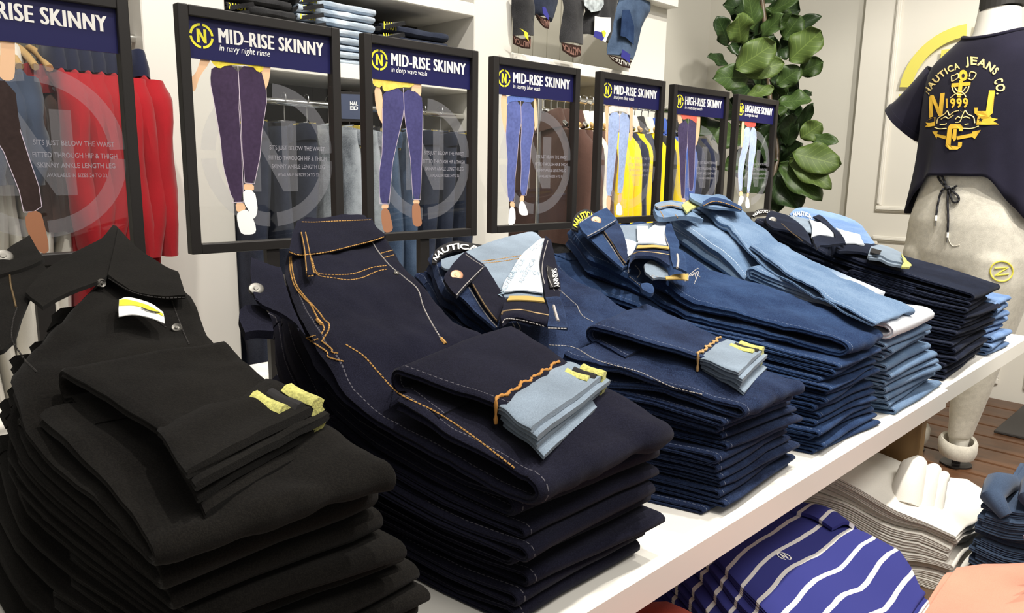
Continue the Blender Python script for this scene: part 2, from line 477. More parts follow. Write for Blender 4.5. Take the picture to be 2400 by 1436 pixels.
# timber deck in front of the end wall
m = MB(); m.box((2.68, -1.9, FLOOR), (WX - 0.004, 1.02, FLOOR + 0.035))
struct('trim_5', m, plain('deck_gap', (0.02, 0.013, 0.009), 0.9))
px0 = 2.68
for k in range(8):
    m = MB(); w = 0.152
    m.box((px0 + 0.004, -1.9, FLOOR + 0.03), (px0 + w - 0.005, 1.02, FLOOR + 0.06), 0.003)
    single('deck_plank', m, M_deck, 'brown timber deck plank, %s from the display table, under the mannequin' % (ORD[k] if k else 'nearest'), 'plank', 'deck planks')
    px0 += w + 0.003
DECK = FLOOR + 0.06
m = MB(); q = onZ(2345, 1017, DECK + 0.01)
m.box((q[0] + 0.03, q[1] - 0.75, DECK), (q[0] + 0.53, q[1] + 0.03, DECK + 0.012), 0.003)
single('floor_mat', m, plain('dark_rubber', (0.05, 0.045, 0.042), 0.8), 'dark grey flat mat lying on the brown timber deck', 'mat', smooth=False)

# ================================================================== wall display bays
UY = 2.10                                # front of the bays
def bay(name, x0, x1, label, shelves, back_mat, post_w, board=None):
    t = Thing(name, ((x0 + x1) / 2, BY - 0.02, FLOOR), label, 'wall unit', 'wall display bays')
    for (a, b) in post_w:
        m = MB(); m.box((a, UY, FLOOR), (b, BY - 0.003, 2.4), 0.003); t.part('post', m, M_white, False)
    m = MB(); m.box((x0, BY - 0.03, FLOOR), (x1, BY - 0.004, 2.4))
    for x in np.arange(x0 + 0.09, x1, 0.09): m.box((x, BY - 0.034, FLOOR), (x + 0.006, BY - 0.028, 2.4))
    t.part('back_panel', m, back_mat, False)
    for (za, zb, fr) in shelves:
        m = MB(); m.box((x0, UY + fr, za), (x1, BY - 0.03, zb), 0.003); t.part('shelf', m, M_white, False)
    return t
bl = bay('wall_bay', -0.6, 0.735, 'white wall bay at left with red tops hanging in it', [(0.90, 0.945, 0)], plain('bay_grey', (0.30, 0.29, 0.25), 0.8), [(0.735, 0.955)])
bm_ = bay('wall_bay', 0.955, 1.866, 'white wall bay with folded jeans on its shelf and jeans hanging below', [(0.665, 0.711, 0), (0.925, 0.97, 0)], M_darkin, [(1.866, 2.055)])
br = bay('wall_bay', 2.055, 2.781, 'white wall bay with upside-down jeans above and yellow tops below', [(0.778, 0.826, 0)], M_bead, [(2.781, 3.05)])
for t, x0, x1, z in ((bl, -0.6, 0.735, 0.715), (bm_, 0.955, 1.866, 0.585)):
    m = MB(); m.tube([(x0, 2.16, z), (x1, 2.16, z)], 0.011, 10); t.part('hanging_rail', m, M_chrome)

# ================================================================== display tables
TH = 0.039
TE = 0.397                               # front edge
t = Thing('display_table', (0.5, 0.75, FLOOR), 'long white display table carrying the five nearer stacks of folded jeans', 'table')
m = MB(); m.box((-0.9, TE, -TH), (1.568, 1.42, 0), 0.0025); t.part('table_top', m, M_laq, False)
m = MB(); m.box((1.535, TE + 0.028, FLOOR), (1.562, 1.38, -TH)); t.part('end_panel', m, M_oak, False, label='oak veneer end panel')
m = MB(); m.box((-0.86, TE + 0.028, FLOOR), (-0.835, 1.38, -TH)); t.part('end_panel', m, M_oak, False, label='oak veneer end panel')
t = Thing('display_table', (1.9, 0.75, FLOOR), 'shorter white display table end under the dark stack nearest the mannequin', 'table')
m = MB(); m.box((1.571, TE + 0.008, -TH), (2.262, 1.42, 0), 0.0025); t.part('table_top', m, M_laq, False)
for x in (1.60, 2.225):
    m = MB(); m.box((x, 1.30, FLOOR), (x + 0.025, 1.38, -TH)); t.part('leg', m, M_white, False)
t = Thing('nesting_table', (1.2, 0.1, FLOOR), 'low brown wooden nesting table pushed under the white display table', 'table')
LOW = -0.30
m = MB(); m.box((0.25, -0.62, LOW - 0.03), (1.66, 0.42, LOW), 0.003); m.box((0.25, 0.415, LOW - 0.03), (1.53, 0.76, LOW), 0.003); t.part('table_top', m, M_lowwood, False)
for x in (0.30, 1.41):
    for y in (-0.58, 0.66):
        m = MB(); m.box((x, y, FLOOR), (x + 0.05, y + 0.05, LOW - 0.03)); t.part('leg', m, M_lowwood, False)
# ================================================================== framed signs behind the stacks
SC.cycles.transparent_max_bounces = 24
M_navy = plain('navy_print', srgb(22, 22, 74), 0.45)
M_yel = plain('yellow_print', srgb(240, 232, 60), 0.5)
M_wht = plain('white_print', srgb(248, 246, 240), 0.5)
M_skin = plain('skin_tone_print', srgb(236, 192, 152), 0.6)
M_line = plain('pale_outline_print', srgb(205, 190, 205), 0.6)
M_pane = glass_pane('clear_acrylic', (0.97, 0.975, 0.97), 0.045)
M_frost = glass_pane('frosted_vinyl', (0.97, 0.97, 0.98), 0.02, 0.3, 0.17, (0.45, 0.45, 0.49))
M_etch = glass_pane('etched_lettering', (0.9, 0.9, 0.92), 0.05, 0.3, 0.55, (0.42, 0.41, 0.46))
SW, SH, SD = 0.2817, 0.3613, 0.018
SIGN_POS = []
def Q(o, s, pts): return [(o[0] + a / s, o[1] + b / s) for a, b in pts]

SIGNS = [
 dict(p=(.108, .260, .98, 1.154), head='MID-RISE SKINNY', sub=None, lab='framed clear sign at far left, cut by the picture edge, brown boot',
  o=(0, 0), s=2.244, jc=(54, 42, 40), tc=(230, 230, 230), sc=(160, 108, 78),
  legs=[[(-130, 420), (75, 425), (105, 680), (160, 850), (205, 980), (220, 1085), (180, 1112), (125, 1115), (100, 1000), (20, 800), (-40, 700), (-130, 640)]], top=[],
  skin=[[(0, 130), (75, 140), (80, 300), (78, 400), (62, 424), (20, 424), (-8, 395), (2, 330)]],
  shoe=[[(130, 1118), (210, 1105), (232, 1170), (262, 1310), (240, 1335), (200, 1322), (140, 1220)]]),
 dict(p=(.434, .263, .02, 1.1425), head='MID-RISE SKINNY', sub='in navy night rinse', lab='framed clear sign reading in navy night rinse, woman in white shoes',
  o=(380, 60), s=2.565, jc=(64, 50, 74), tc=(240, 214, 78), sc=(250, 250, 248),
  legs=[[(298, 235), (455, 240), (465, 400), (462, 500), (478, 760), (490, 1060), (425, 1062), (365, 840), (350, 680), (310, 450), (288, 340)],
        [(455, 240), (590, 250), (625, 380), (628, 460), (600, 640), (588, 790), (555, 950), (497, 945), (482, 760), (472, 500), (465, 400)]],
  top=[[(288, 185), (612, 200), (610, 265), (580, 285), (540, 240), (380, 237), (345, 262), (300, 228)]],
  skin=[[(235, 180), (290, 190), (285, 225), (225, 305), (210, 360), (195, 400), (165, 380), (150, 402), (135, 395), (150, 330), (200, 290), (225, 225)],
        [(612, 205), (655, 212), (645, 330), (620, 395), (602, 385), (575, 418), (565, 400), (537, 400), (545, 375), (590, 330), (570, 300), (610, 260)],
        [(440, 1062), (490, 1062), (508, 1105), (450, 1130)], [(490, 946), (552, 952), (552, 995), (490, 992)]],
  shoe=[[(485, 985), (555, 990), (575, 1080), (570, 1140), (545, 1166), (520, 1110), (490, 1060)],
        [(455, 1120), (520, 1100), (560, 1190), (566, 1240), (540, 1256), (480, 1255), (462, 1220), (448, 1150)]]),
 dict(p=(.748, .263, .455, 1.143), head='MID-RISE SKINNY', sub='in deep wave wash', lab='framed clear sign reading in deep wave wash, woman in brown ankle boots',
  o=(830, 120), s=2.990, jc=(70, 68, 112), tc=(236, 206, 96), sc=(166, 116, 86),
  legs=[[(205, 270), (345, 258), (350, 400), (340, 470), (305, 620), (270, 780), (245, 1070), (180, 1068), (175, 850), (195, 720), (200, 560), (198, 400)],
        [(345, 258), (470, 300), (482, 400), (475, 760), (465, 1040), (412, 1038), (395, 760), (357, 480), (350, 400)]],
  top=[[(205, 170), (440, 190), (410, 255), (330, 250), (215, 285), (195, 260)], [(130, 170), (205, 176), (195, 260), (130, 240)]],
  skin=[[(140, 245), (190, 257), (205, 380), (208, 480), (205, 520), (175, 470), (150, 380)], [(412, 195), (472, 200), (470, 320), (440, 310), (425, 270), (405, 312), (400, 280)],
        [(195, 1071), (242, 1071), (238, 1105), (192, 1105)], [(412, 1040), (458, 1042), (458, 1070), (412, 1070)]],
  shoe=[[(192, 1100), (240, 1100), (262, 1180), (275, 1255), (235, 1272), (205, 1262), (190, 1180)], [(408, 1065), (460, 1065), (468, 1150), (478, 1220), (440, 1230), (412, 1215), (405, 1140)]]),
 dict(p=(1.073, .263, -1.2, 1.165), head='MID-RISE SKINNY', sub='in stormy blue wash', lab='framed clear sign reading in stormy blue wash, woman in blue top',
  o=(1120, 180), s=3.781, jc=(92, 102, 158), tc=(95, 116, 182), sc=(248, 246, 244),
  legs=[[(258, 215), (380, 215), (385, 400), (365, 520), (345, 760), (330, 900), (325, 1102), (268, 1102), (255, 900), (262, 740), (248, 520), (258, 360)],
        [(380, 215), (495, 240), (502, 440), (470, 640), (462, 800), (430, 1050), (375, 1048), (385, 800), (380, 600), (388, 420)]],
  top=[[(265, 150), (492, 165), (495, 225), (430, 225), (380, 212), (290, 217), (255, 250)]],
  skin=[[(205, 150), (262, 152), (255, 320), (262, 420), (265, 490), (245, 500), (225, 440), (205, 300)], [(492, 168), (515, 172), (525, 330), (530, 430), (505, 490), (502, 420)],
        [(285, 1104), (325, 1104), (325, 1165), (285, 1150)], [(375, 1051), (415, 1053), (405, 1110), (370, 1110)]],
  shoe=[[(285, 1145), (330, 1160), (335, 1290), (300, 1315), (270, 1310), (270, 1250)], [(375, 1100), (410, 1105), (450, 1215), (430, 1230), (375, 1225), (358, 1170)]]),
 dict(p=(1.419, .267, -.4, 1.1665), head='MID-RISE SKINNY', sub='in alpine blue wash', lab='framed clear sign reading in alpine blue wash, woman in pale blue jeans',
  o=(1370, 200), s=4.224, jc=(165, 183, 222), tc=(240, 222, 214), sc=(250, 246, 240),
  legs=[[(240, 280), (345, 255), (345, 420), (330, 500), (318, 640), (300, 800), (268, 1092), (215, 1090), (218, 860), (232, 640), (235, 450)],
        [(345, 255), (450, 300), (440, 480), (415, 680), (395, 860), (375, 1068), (325, 1065), (340, 820), (338, 600), (345, 480)]],
  top=[[(240, 186), (450, 200), (450, 300), (400, 262), (340, 252), (280, 262), (240, 290)]],
  skin=[[(200, 185), (240, 188), (235, 330), (238, 480), (240, 590), (225, 590), (205, 530), (212, 400)], [(450, 205), (480, 208), (475, 400), (478, 500), (460, 548), (438, 545), (448, 420)],
        [(218, 1092), (262, 1092), (255, 1200), (250, 1260), (215, 1215)], [(335, 1070), (375, 1070), (358, 1170), (325, 1170)]],
  shoe=[[(320, 1165), (360, 1165), (382, 1275), (350, 1288), (305, 1275)]]),
 dict(p=(1.705, .261, -1.875, 1.1515), head='HIGH-RISE SKINNY', sub='in true navy wash', lab='framed clear sign reading in true navy wash, woman in coral top',
  o=(1560, 220), s=4.786, jc=(76, 67, 98), tc=(226, 108, 92), sc=(248, 244, 240),
  legs=[[(140, 345), (255, 280), (245, 560), (228, 700), (222, 900), (215, 1170), (175, 1170), (165, 950), (155, 700), (138, 480)],
        [(255, 280), (345, 320), (340, 450), (330, 640), (322, 900), (305, 1090), (265, 1085), (258, 850), (250, 650), (245, 540)]],
  top=[[(160, 200), (350, 214), (350, 340), (310, 300), (255, 272), (200, 290), (185, 270)]],
  skin=[[(130, 198), (165, 200), (185, 290), (195, 325), (140, 345)], [(350, 216), (392, 220), (385, 400), (370, 500), (340, 595), (325, 540), (345, 400)], [(182, 1170), (222, 1170), (225, 1215), (180, 1215)]],
  shoe=[[(180, 1212), (226, 1212), (235, 1300), (190, 1310)]]),
 dict(p=(2.036, .262, 1.245, 1.152), head='HIGH-RISE SKINNY', sub='in vintage blue wash', lab='framed clear sign reading in vintage blue wash, woman in red striped top',
  o=(1560, 220), s=4.786, jc=(165, 180, 222), tc=(208, 84, 74), sc=(250, 246, 240),
  legs=[[(885, 370), (955, 370), (940, 560), (900, 700), (865, 900), (858, 1090), (822, 1088), (812, 900), (820, 760), (860, 600), (878, 500)],
        [(955, 370), (1010, 380), (1022, 480), (1010, 650), (985, 780), (965, 950), (940, 1108), (912, 1105), (925, 900), (930, 760), (940, 600)]],
  top=[[(890, 280), (1012, 290), (1012, 380), (890, 368)]],
  skin=[[(858, 275), (888, 280), (882, 420), (880, 560), (845, 615), (845, 500)], [(828, 1090), (862, 1092), (868, 1140), (825, 1150)], [(912, 1108), (938, 1110), (930, 1160), (910, 1160)]],
  shoe=[[(830, 1140), (875, 1145), (878, 1180), (850, 1240), (825, 1265), (808, 1235)], [(905, 1155), (932, 1160), (948, 1280), (905, 1285), (893, 1240)]]),
]
for k, S in enumerate(SIGNS):
    x, z, yaw, y = S['p']; yaw = math.radians(yaw)
    ex = np.array([math.cos(yaw), math.sin(yaw), 0]); en = np.array([math.sin(yaw), -math.cos(yaw), 0])   # en: towards the shopper
    o0 = np.array([x, y, z])
    fn = lambda a, b, c=0.0, o0=o0, ex=ex, en=en: o0 + ex * a + en * c + np.array([0, 0, b])
    SIGN_POS.append((x, y))
    cx = 0.148
    base = fn(cx, 0, -SD / 2)
    t = Thing('framed_sign', (base[0], base[1], 0), S['lab'], 'sign', 'framed jeans signs along the back of the table')
    A0, A1, B0, B1, bw = 0.016, SW, 0.0, SH, 0.0155
    m = MB()
    def bar(a0, a1, b0, b1):
        m.obox(fn((a0 + a1) / 2, (b0 + b1) / 2, -SD / 2), ex, en, (0, 0, 1), (a1 - a0) / 2, SD / 2, (b1 - b0) / 2)
    bar(A0, A0 + bw, B0, B1); bar(A1 - bw, A1, B0, B1); bar(A0 + bw, A1 - bw, B1 - bw, B1); bar(A0 + bw, A1 - bw, B0, B0 + bw)
    fo = t.part('frame', m, M_black, False)
    md = fo.modifiers.new('bevel', 'BEVEL'); md.width = 0.0015; md.segments = 2
    m = MB(); m.obox(fn(cx, -z / 2 + 0.003, -SD / 2), ex, en, (0, 0, 1), 0.011, 0.006, z / 2 - 0.003); t.part('post', m, M_black, False)
    m = MB(); m.obox(fn(cx, -z + 0.003, -SD / 2), ex, en, (0, 0, 1), 0.05, 0.035, 0.003); t.part('base_plate', m, M_black, False)
    GC = -0.010                                                     # the clear pane sits back in the frame
    m = MB(); m.obox(fn((A0 + A1) / 2, SH / 2, GC - 0.0012), ex, en, (0, 0, 1), (A1 - A0) / 2 - bw, 0.0011, SH / 2 - bw)
    t.part('clear_pane', m, M_pane, False)
    hb = 0.2875
    m = MB(); m.obox(fn((A0 + A1) / 2, (hb + SH - bw) / 2, GC + 0.0012), ex, en, (0, 0, 1), (A1 - A0) / 2 - bw, 0.001, (SH - bw - hb) / 2)
    hp = t.part('header', m, M_navy, False)
    hs = GC + 0.0026
    m = MB(); emblem(m, lambda a, b: fn(0.0515 + a, 0.3205 + b, hs), 0.0178)
    t.part('emblem', m, M_yel, False, parent=hp)
    m = MB()
    for j_, dj in enumerate((-.001, -.0005, 0, .0005, .001)): put_text(m, S['head'], lambda a, b: fn(0.0778 + dj + a * 0.1755, 0.3140 + b * 0.0212, hs + .00006 * j_), spacing=1.10)
    if S['sub']: put_text(m, S['sub'], lambda a, b: fn(0.0775 + a * 0.081, 0.3000 + b * 0.0092, hs), shear=0.18)
    t.part('header_lettering', m, M_wht, False, parent=hp)
    # printed woman, cut out on the pane
    gp = fn(0, 0, GC)
    def flat(polys, lift, name, col, soft=False):
        if not polys: return
        m = MB()
        for i, P in enumerate(polys):
            q = [onP(u, v, gp + en * (lift + 0.00012 * i), en) for u, v in Q(S['o'], S['s'], P)]
            # round the outline
            c = np.array([q[j] * 0.75 + q[(j + 1) % len(q)] * 0.25 if h == 0 else q[j] * 0.25 + q[(j + 1) % len(q)] * 0.75 for j in range(len(q)) for h in (0, 1)])
            m.add(c, [tuple(range(len(c)))])
        mat = cloth('print_%d_%d_%d' % col, srgb(*col), 0.2, 0.6, 160, 0.0, 22, 0.0) if soft else plain('print_%d_%d_%d' % col, srgb(*col), 0.6)
        t.part(name, m, mat, False)
    for j, P in enumerate(S['skin']): flat([P], 0.0004 + 0.0001 * j, 'printed_arm' if j < len(S['skin']) - len(S['shoe']) or k in (0, 4) and j < 2 else 'printed_ankle', (236, 192, 152))
    flat(S['legs'], 0.0008, 'printed_jeans', S['jc'], True)
    for j, P in enumerate(S['top']): flat([P], 0.0012 + 0.0001 * j, 'printed_top' if j == 0 else 'printed_sleeve', S['tc'], True)
    for j, P in enumerate(S['shoe']): flat([P], 0.0016 + 0.0001 * j, 'printed_shoe', S['sc'])
    m = MB()                                                        # pale outline and fly seam of the printed jeans
    for P in S['legs']:
        q = [onP(u, v, gp + en * 0.00115, en) for u, v in Q(S['o'], S['s'], P)]
        for i in range(2, len(q) - 1):
            d = q[i + 1] - q[i]; L = np.linalg.norm(d); s = np.cross(d / L, en) * 0.00045
            m.add([q[i] + s, q[i + 1] + s, q[i + 1] - s, q[i] - s], [(0, 1, 2, 3)])
    for a_, b_ in ((1, 2), (2, 3)):
        P = S['legs'][0]
        if len(S['legs']) < 2: continue
        q0, q1 = [onP(u, v, gp + en * 0.00118, en) for u, v in Q(S['o'], S['s'], (P[a_], P[b_]))]
        if a_ == 2: q1 = q0 * .6 + q1 * .4
        d = q1 - q0; L = np.linalg.norm(d); s = np.cross(d / L, en) * 0.0006; m.add([q0 + s, q1 + s, q1 - s, q0 - s], [(0, 1, 2, 3)])
    t.part('printed_seam_lines', m, M_line, False)
    # frosted ring-and-N watermark and etched lines
    m = MB(); emblem(m, lambda a, b: fn(0.155 + a, 0.150 + b, GC + 0.00025), 0.1135, 0.06, 1.0)
    m.v = [tuple(v) for v in m.v]
    def inside(p):
        a = (np.array(p) - o0) @ ex; b = p[2] - z
        return A0 + bw < a < A1 - bw + 0.001
    for i, p in enumerate(m.v):
        a = (np.array(p) - o0) @ ex; lim = A1 - bw - 0.0005
        if a > lim: m.v[i] = tuple(np.array(p) + ex * (lim - a))
    t.part('frosted_emblem', m, M_frost, False)
    m = MB()
    for (s, a0, a1, b0, h) in (('SITS JUST BELOW THE WAIST', .1525, .2525, .1575, .0068), ('FITTED THROUGH HIP & THIGH', .1505, .2550, .1435, .0068),
                               ('SKINNY ANKLE LENGTH LEG', .1550, .2515, .1300, .0068), ('AVAILABLE IN SIZES 24 TO 32', .1650, .2400, .1175, .0050)):
        put_text(m, s, lambda a, b: fn(a0 + a * (a1 - a0), b0 + b * h, GC + 0.0005), bold=0.008)
    t.part('etched_lettering', m, M_etch, False)
# ================================================================== folded jeans on the table
from mathutils.bvhtree import BVHTree
D_black = denim('black_denim', (0.0042, 0.0036, 0.0032), (0.013, 0.0115, 0.0095), 0.35, (0.008, 0.007, 0.0062))
D_navy = denim('navy_rinse_denim', (0.0050, 0.0050, 0.0115), (0.016, 0.0165, 0.032), 0.3, (0.10, 0.095, 0.11))
D_deep = denim('deep_wave_denim', (0.0052, 0.0085, 0.027), (0.032, 0.055, 0.125), 0.5, (0.15, 0.17, 0.23))
D_stormy = denim('stormy_denim', (0.0075, 0.0185, 0.060), (0.040, 0.080, 0.18), 0.55, (0.15, 0.19, 0.28))
D_alpine = denim('alpine_denim', (0.085, 0.150, 0.265), (0.22, 0.315, 0.45), 0.5, (0.36, 0.42, 0.52))
D_true = denim('true_navy_denim', (0.0045, 0.0058, 0.0135), (0.020, 0.028, 0.055), 0.35, (0.10, 0.10, 0.13))
D_vint = denim('vintage_denim', (0.085, 0.16, 0.33), (0.22, 0.32, 0.50), 0.5, (0.40, 0.48, 0.60))
D_light = denim('acid_washed_denim', (0.085, 0.150, 0.265), (0.22, 0.315, 0.45), 0.7, (0.45, 0.52, 0.62), knee=(0.74, 0.77, 0.82))
M_inner = cloth('pale_denim_reverse', (0.215, 0.27, 0.335), 0.25)
M_pocket = cloth('white_pocket_lining', (0.74, 0.79, 0.84), 0.1, bump=0.1)
M_gold = plain('golden_thread', (0.50, 0.27, 0.075), 0.8)
M_palethread = plain('pale_thread', (0.45, 0.42, 0.40), 0.8)
M_copper = plain('copper_button', (0.62, 0.33, 0.20), 0.5, 0.6)
M_steel = plain('steel_button', (0.22, 0.21, 0.19), 0.45, 0.7)
M_yellowtab = cloth('yellow_overlock', (0.55, 0.53, 0.16), 0.35, scale=400, bump=0.6)
M_blacktab = plain('black_tape', (0.012, 0.011, 0.012), 0.8)
M_zip = plain('brass_zip', (0.36, 0.25, 0.13), 0.4, 0.8)
M_tagwhite = plain('white_card', (0.85, 0.85, 0.82), 0.5)
M_tagyellow = plain('yellow_card', (0.86, 0.78, 0.04), 0.5)

def lut(tab, y):
    ys = [a for a, b in tab]; return float(np.interp(y, ys, [b for a, b in tab]))

def ribbon(mb, path, nlat=7, wr=0.0008, fr=30.0, seed=0.0, crown=0.0, warp=1.0):
    """cloth folded along a path. path rows: xl, xr, y, z, thickness, y-skew"""
    P = np.array(path, float); n = len(P)
    T = np.gradient(P[:, 2:4], axis=0); T /= np.linalg.norm(T, axis=1, keepdims=True) + 1e-12
    arc = np.r_[0, np.cumsum(np.linalg.norm(np.diff(P[:, 2:4], axis=0), axis=1))]
    V = []; UVv = []
    for i in range(n):
        xl, xr, y, z, th, ky = P[i]; ty, tz = T[i]; ny, nzv = tz, -ty
        c = (xl + xr) / 2; hw = (xr - xl) / 2; h2 = hw - th * 0.3
        sec = [(q * h2, 0.5) for q in np.linspace(-1, 1, nlat)]
        sec += [(hw - 0.02 * th, 0.26), (hw - 0.20 * th, 0.0), (hw - 0.02 * th, -0.26)]
        sec += [(q * h2, -0.5) for q in np.linspace(1, -1, nlat)]
        sec += [(-hw + 0.02 * th, -0.26), (-hw + 0.20 * th, 0.0), (-hw + 0.02 * th, 0.26)]
        for (s, k) in sec:
            r = s / hw
            d = k * th + crown * th * (1 - r * r) * (1 if k > 0 else 0.3)
            w = wr * noise.noise(Vector(((c + s) * fr, y * fr * 0.8 + seed, z * fr * 0.5 + seed * 1.7))) if wr else 0
            w += wr * 0.5 * noise.noise(Vector(((c + s) * fr * 2.7, y * fr * 2.2 + seed, z * fr + 5)))  if wr else 0
            d += w
            X, Yy, Z = c + s, y + ny * d + ky * r, z + nzv * d
            if warp:
                k3 = min(1.0, Z / 0.03)
                q = noise.noise_vector(Vector((X * 9.0, Yy * 8.0, Z * 16.0)))
                X += q[0] * 0.0045 * warp; Yy += q[1] * 0.0045 * warp; Z += q[2] * 0.0034 * k3 * warp
            V.append((X, Yy, Z)); UVv.append((s + hw, arc[i]))
    m = len(sec); Fc = []; U = []
    for i in range(n - 1):
        for k in range(m):
            k2 = (k + 1) % m
            f = (i * m + k, i * m + k2, (i + 1) * m + k2, (i + 1) * m + k); Fc.append(f); U.append([UVv[q] for q in f])
    for i in (0, n - 1):
        f = tuple(i * m + k for k in (range(m) if i else range(m - 1, -1, -1))); Fc.append(f); U.append([(0.5, 0.5)] * m)
    mb.add(V, Fc, U)
    return P

def smooth01(a, b, x):
    t = min(1, max(0, (x - a) / (b - a))); return t * t * (3 - 2 * t)

def zfold_path(xl, xr, zb, zt, yb, yf, y1, yc, dx, nA=16, nB=8, nC=8, nF=6, top=None, taper=0.015, skew=0.0, sk0=0.0):
    """waist -> front fold -> back fold -> hem, as one ribbon centre line"""
    R = []
    def row(y, f, w, ext=0.0, yy=None, sk=0.0):
        b, t = zb(y), zt(y); tt = t - b
        R.append((xl(y) + dx + ext, xr(y) + dx - ext, y if yy is None else yy, b + f * tt, max(0.0022, w * tt), sk))
    fA = lambda y: 0.50 + (0.17 - 0.50) * (1 - smooth01(y1 - 0.01, y1 + 0.09, y))
    wA = lambda y: 0.86 + (0.30 - 0.86) * (1 - smooth01(y1 - 0.01, y1 + 0.09, y))
    tf = zt(yf) - zb(yf); rr = max(0.55 * tf, 0.005)
    for y in np.linspace(yb, yf + rr, nA):
        g = 1 - smooth01(yf + rr, yf + 0.06, y); row(y, fA(y) + 0.01 * g, wA(y), 0, None, sk0 * (1 - smooth01(yf, yf + 0.2, y)))
    for a in np.linspace(0, math.pi, nF + 2)[1:-1]:
        row(yf + rr, 0.48 - 0.30 * math.cos(a), 0.30, 0, yf + rr - rr * math.sin(a), sk0)
    for y in np.linspace(yf + rr, y1 - 0.01, nB):
        g = 1 - smooth01(yf + rr, yf + 0.06, y)
        row(y, 0.50 + 0.28 * g, 0.31 - 0.01 * g, taper * 0.4 * (y - yf) / (y1 - yf), None, sk0 + skew * (y - yf) / (y1 - yf))
    if yc is not None:
        r2 = 0.008
        for a in np.linspace(0, math.pi, nF + 2)[1:-1]:
            row(y1 - 0.01, 0.665 - 0.165 * math.cos(a), 0.30, taper * 0.5, y1 - 0.01 + r2 * math.sin(a), skew)
        for y in np.linspace(y1 - 0.01, yc, nC): row(y, 0.83, 0.30, taper * (0.5 + 0.5 * (y1 - y) / (y1 - yc)), None, skew)
    return R

STACKS = [
 dict(key='black', mat=D_black, n=11, Hf=.198, Hb=.300, yb=.90, where='black stack',
      bl=[(.40, .190), (.5, .160), (.7, .112), (.97, .115)], br=[(.40, .330), (.7, .30), (.97, .37)],
      tl=[(.40, .130), (.5, .125), (.6, .112), (.67, .118), (.78, .185), (.86, .235), (.95, .26)], tr=[(.40, .286), (.5, .285), (.6, .268), (.7, .285), (.79, .305), (.95, .33)]),
 dict(key='navy rinse', mat=D_navy, n=8, Hf=.150, Hb=.318, yb=1.0, where='navy stack',
      bl=[(.40, .440), (.67, .40), (.97, .46)], br=[(.40, .622), (.67, .61), (.97, .66)],
      tl=[(.40, .430), (.5, .394), (.6, .375), (.67, .383), (.735, .402), (.835, .437), (.885, .463), (1.0, .543)],
      tr=[(.40, .632), (.5, .632), (.6, .610), (.67, .575), (.737, .582), (.835, .615), (.885, .637), (1.0, .672)]),
 dict(key='deep blue', mat=D_deep, n=12, Hf=.134, Hb=.262, yb=.97, where='deep blue stack',
      bl=[(.40, .762), (.5, .735), (.67, .665), (.97, .71)], br=[(.40, .978), (.67, .93), (.97, 1.02)],
      tl=[(.40, .790), (.5, .745), (.6, .672), (.7, .650), (.82, .672), (.97, .76)], tr=[(.40, .930), (.5, .955), (.6, .945), (.7, .92), (.82, .95), (.97, 1.03)]),
 dict(key='stormy blue', mat=D_stormy, n=14, Hf=.158, Hb=.295, yb=.96, where='mid-blue stack',
      bl=[(.40, 1.036), (.5, 1.02), (.65, .96), (.8, .90), (.97, .95)], br=[(.40, 1.248), (.65, 1.20), (.97, 1.34)],
      tl=[(.40, 1.130), (.5, 1.06), (.62, 1.00), (.7, 1.02), (.82, 1.0), (.97, 1.10)], tr=[(.40, 1.235), (.5, 1.27), (.65, 1.24), (.82, 1.25), (.97, 1.36)]),
 dict(key='pale alpine blue', mat=D_alpine, n=12, Hf=.178, Hb=.342, yb=.98, where='pale blue stack',
      bl=[(.40, 1.325), (.5, 1.29), (.65, 1.22), (.8, 1.22), (.97, 1.29)], br=[(.40, 1.58), (.65, 1.52), (.97, 1.65)],
      tl=[(.40, 1.195), (.5, 1.215), (.65, 1.29), (.8, 1.42), (.97, 1.55)], tr=[(.40, 1.372), (.48, 1.372), (.65, 1.44), (.8, 1.54), (.97, 1.70)]),
 dict(key='true navy', mat=D_true, n=14, Hf=.166, Hb=.282, yb=.97, where='dark stack by the mannequin',
      bl=[(.40, 1.622), (.65, 1.60), (.97, 1.78)], br=[(.40, 1.90), (.65, 1.90), (.97, 2.12)],
      tl=[(.40, 1.735), (.5, 1.72), (.65, 1.72), (.8, 1.76), (.97, 1.85)], tr=[(.40, 1.945), (.5, 1.965), (.65, 1.965), (.8, 2.03), (.97, 2.14)]),
 dict(key='vintage blue', mat=D_vint, n=8, Hf=.126, Hb=.175, yb=.90, where='light blue end stack',
      bl=[(.40, 1.925), (.65, 1.98), (.97, 2.20)], br=[(.40, 2.085), (.65, 2.13), (.97, 2.40)],
      tl=[(.40, 1.925), (.5, 1.93), (.65, 1.98), (.97, 2.2)], tr=[(.40, 2.05), (.5, 2.075), (.65, 2.12), (.97, 2.4)]),
]
TOPS = {}
random.seed(11)
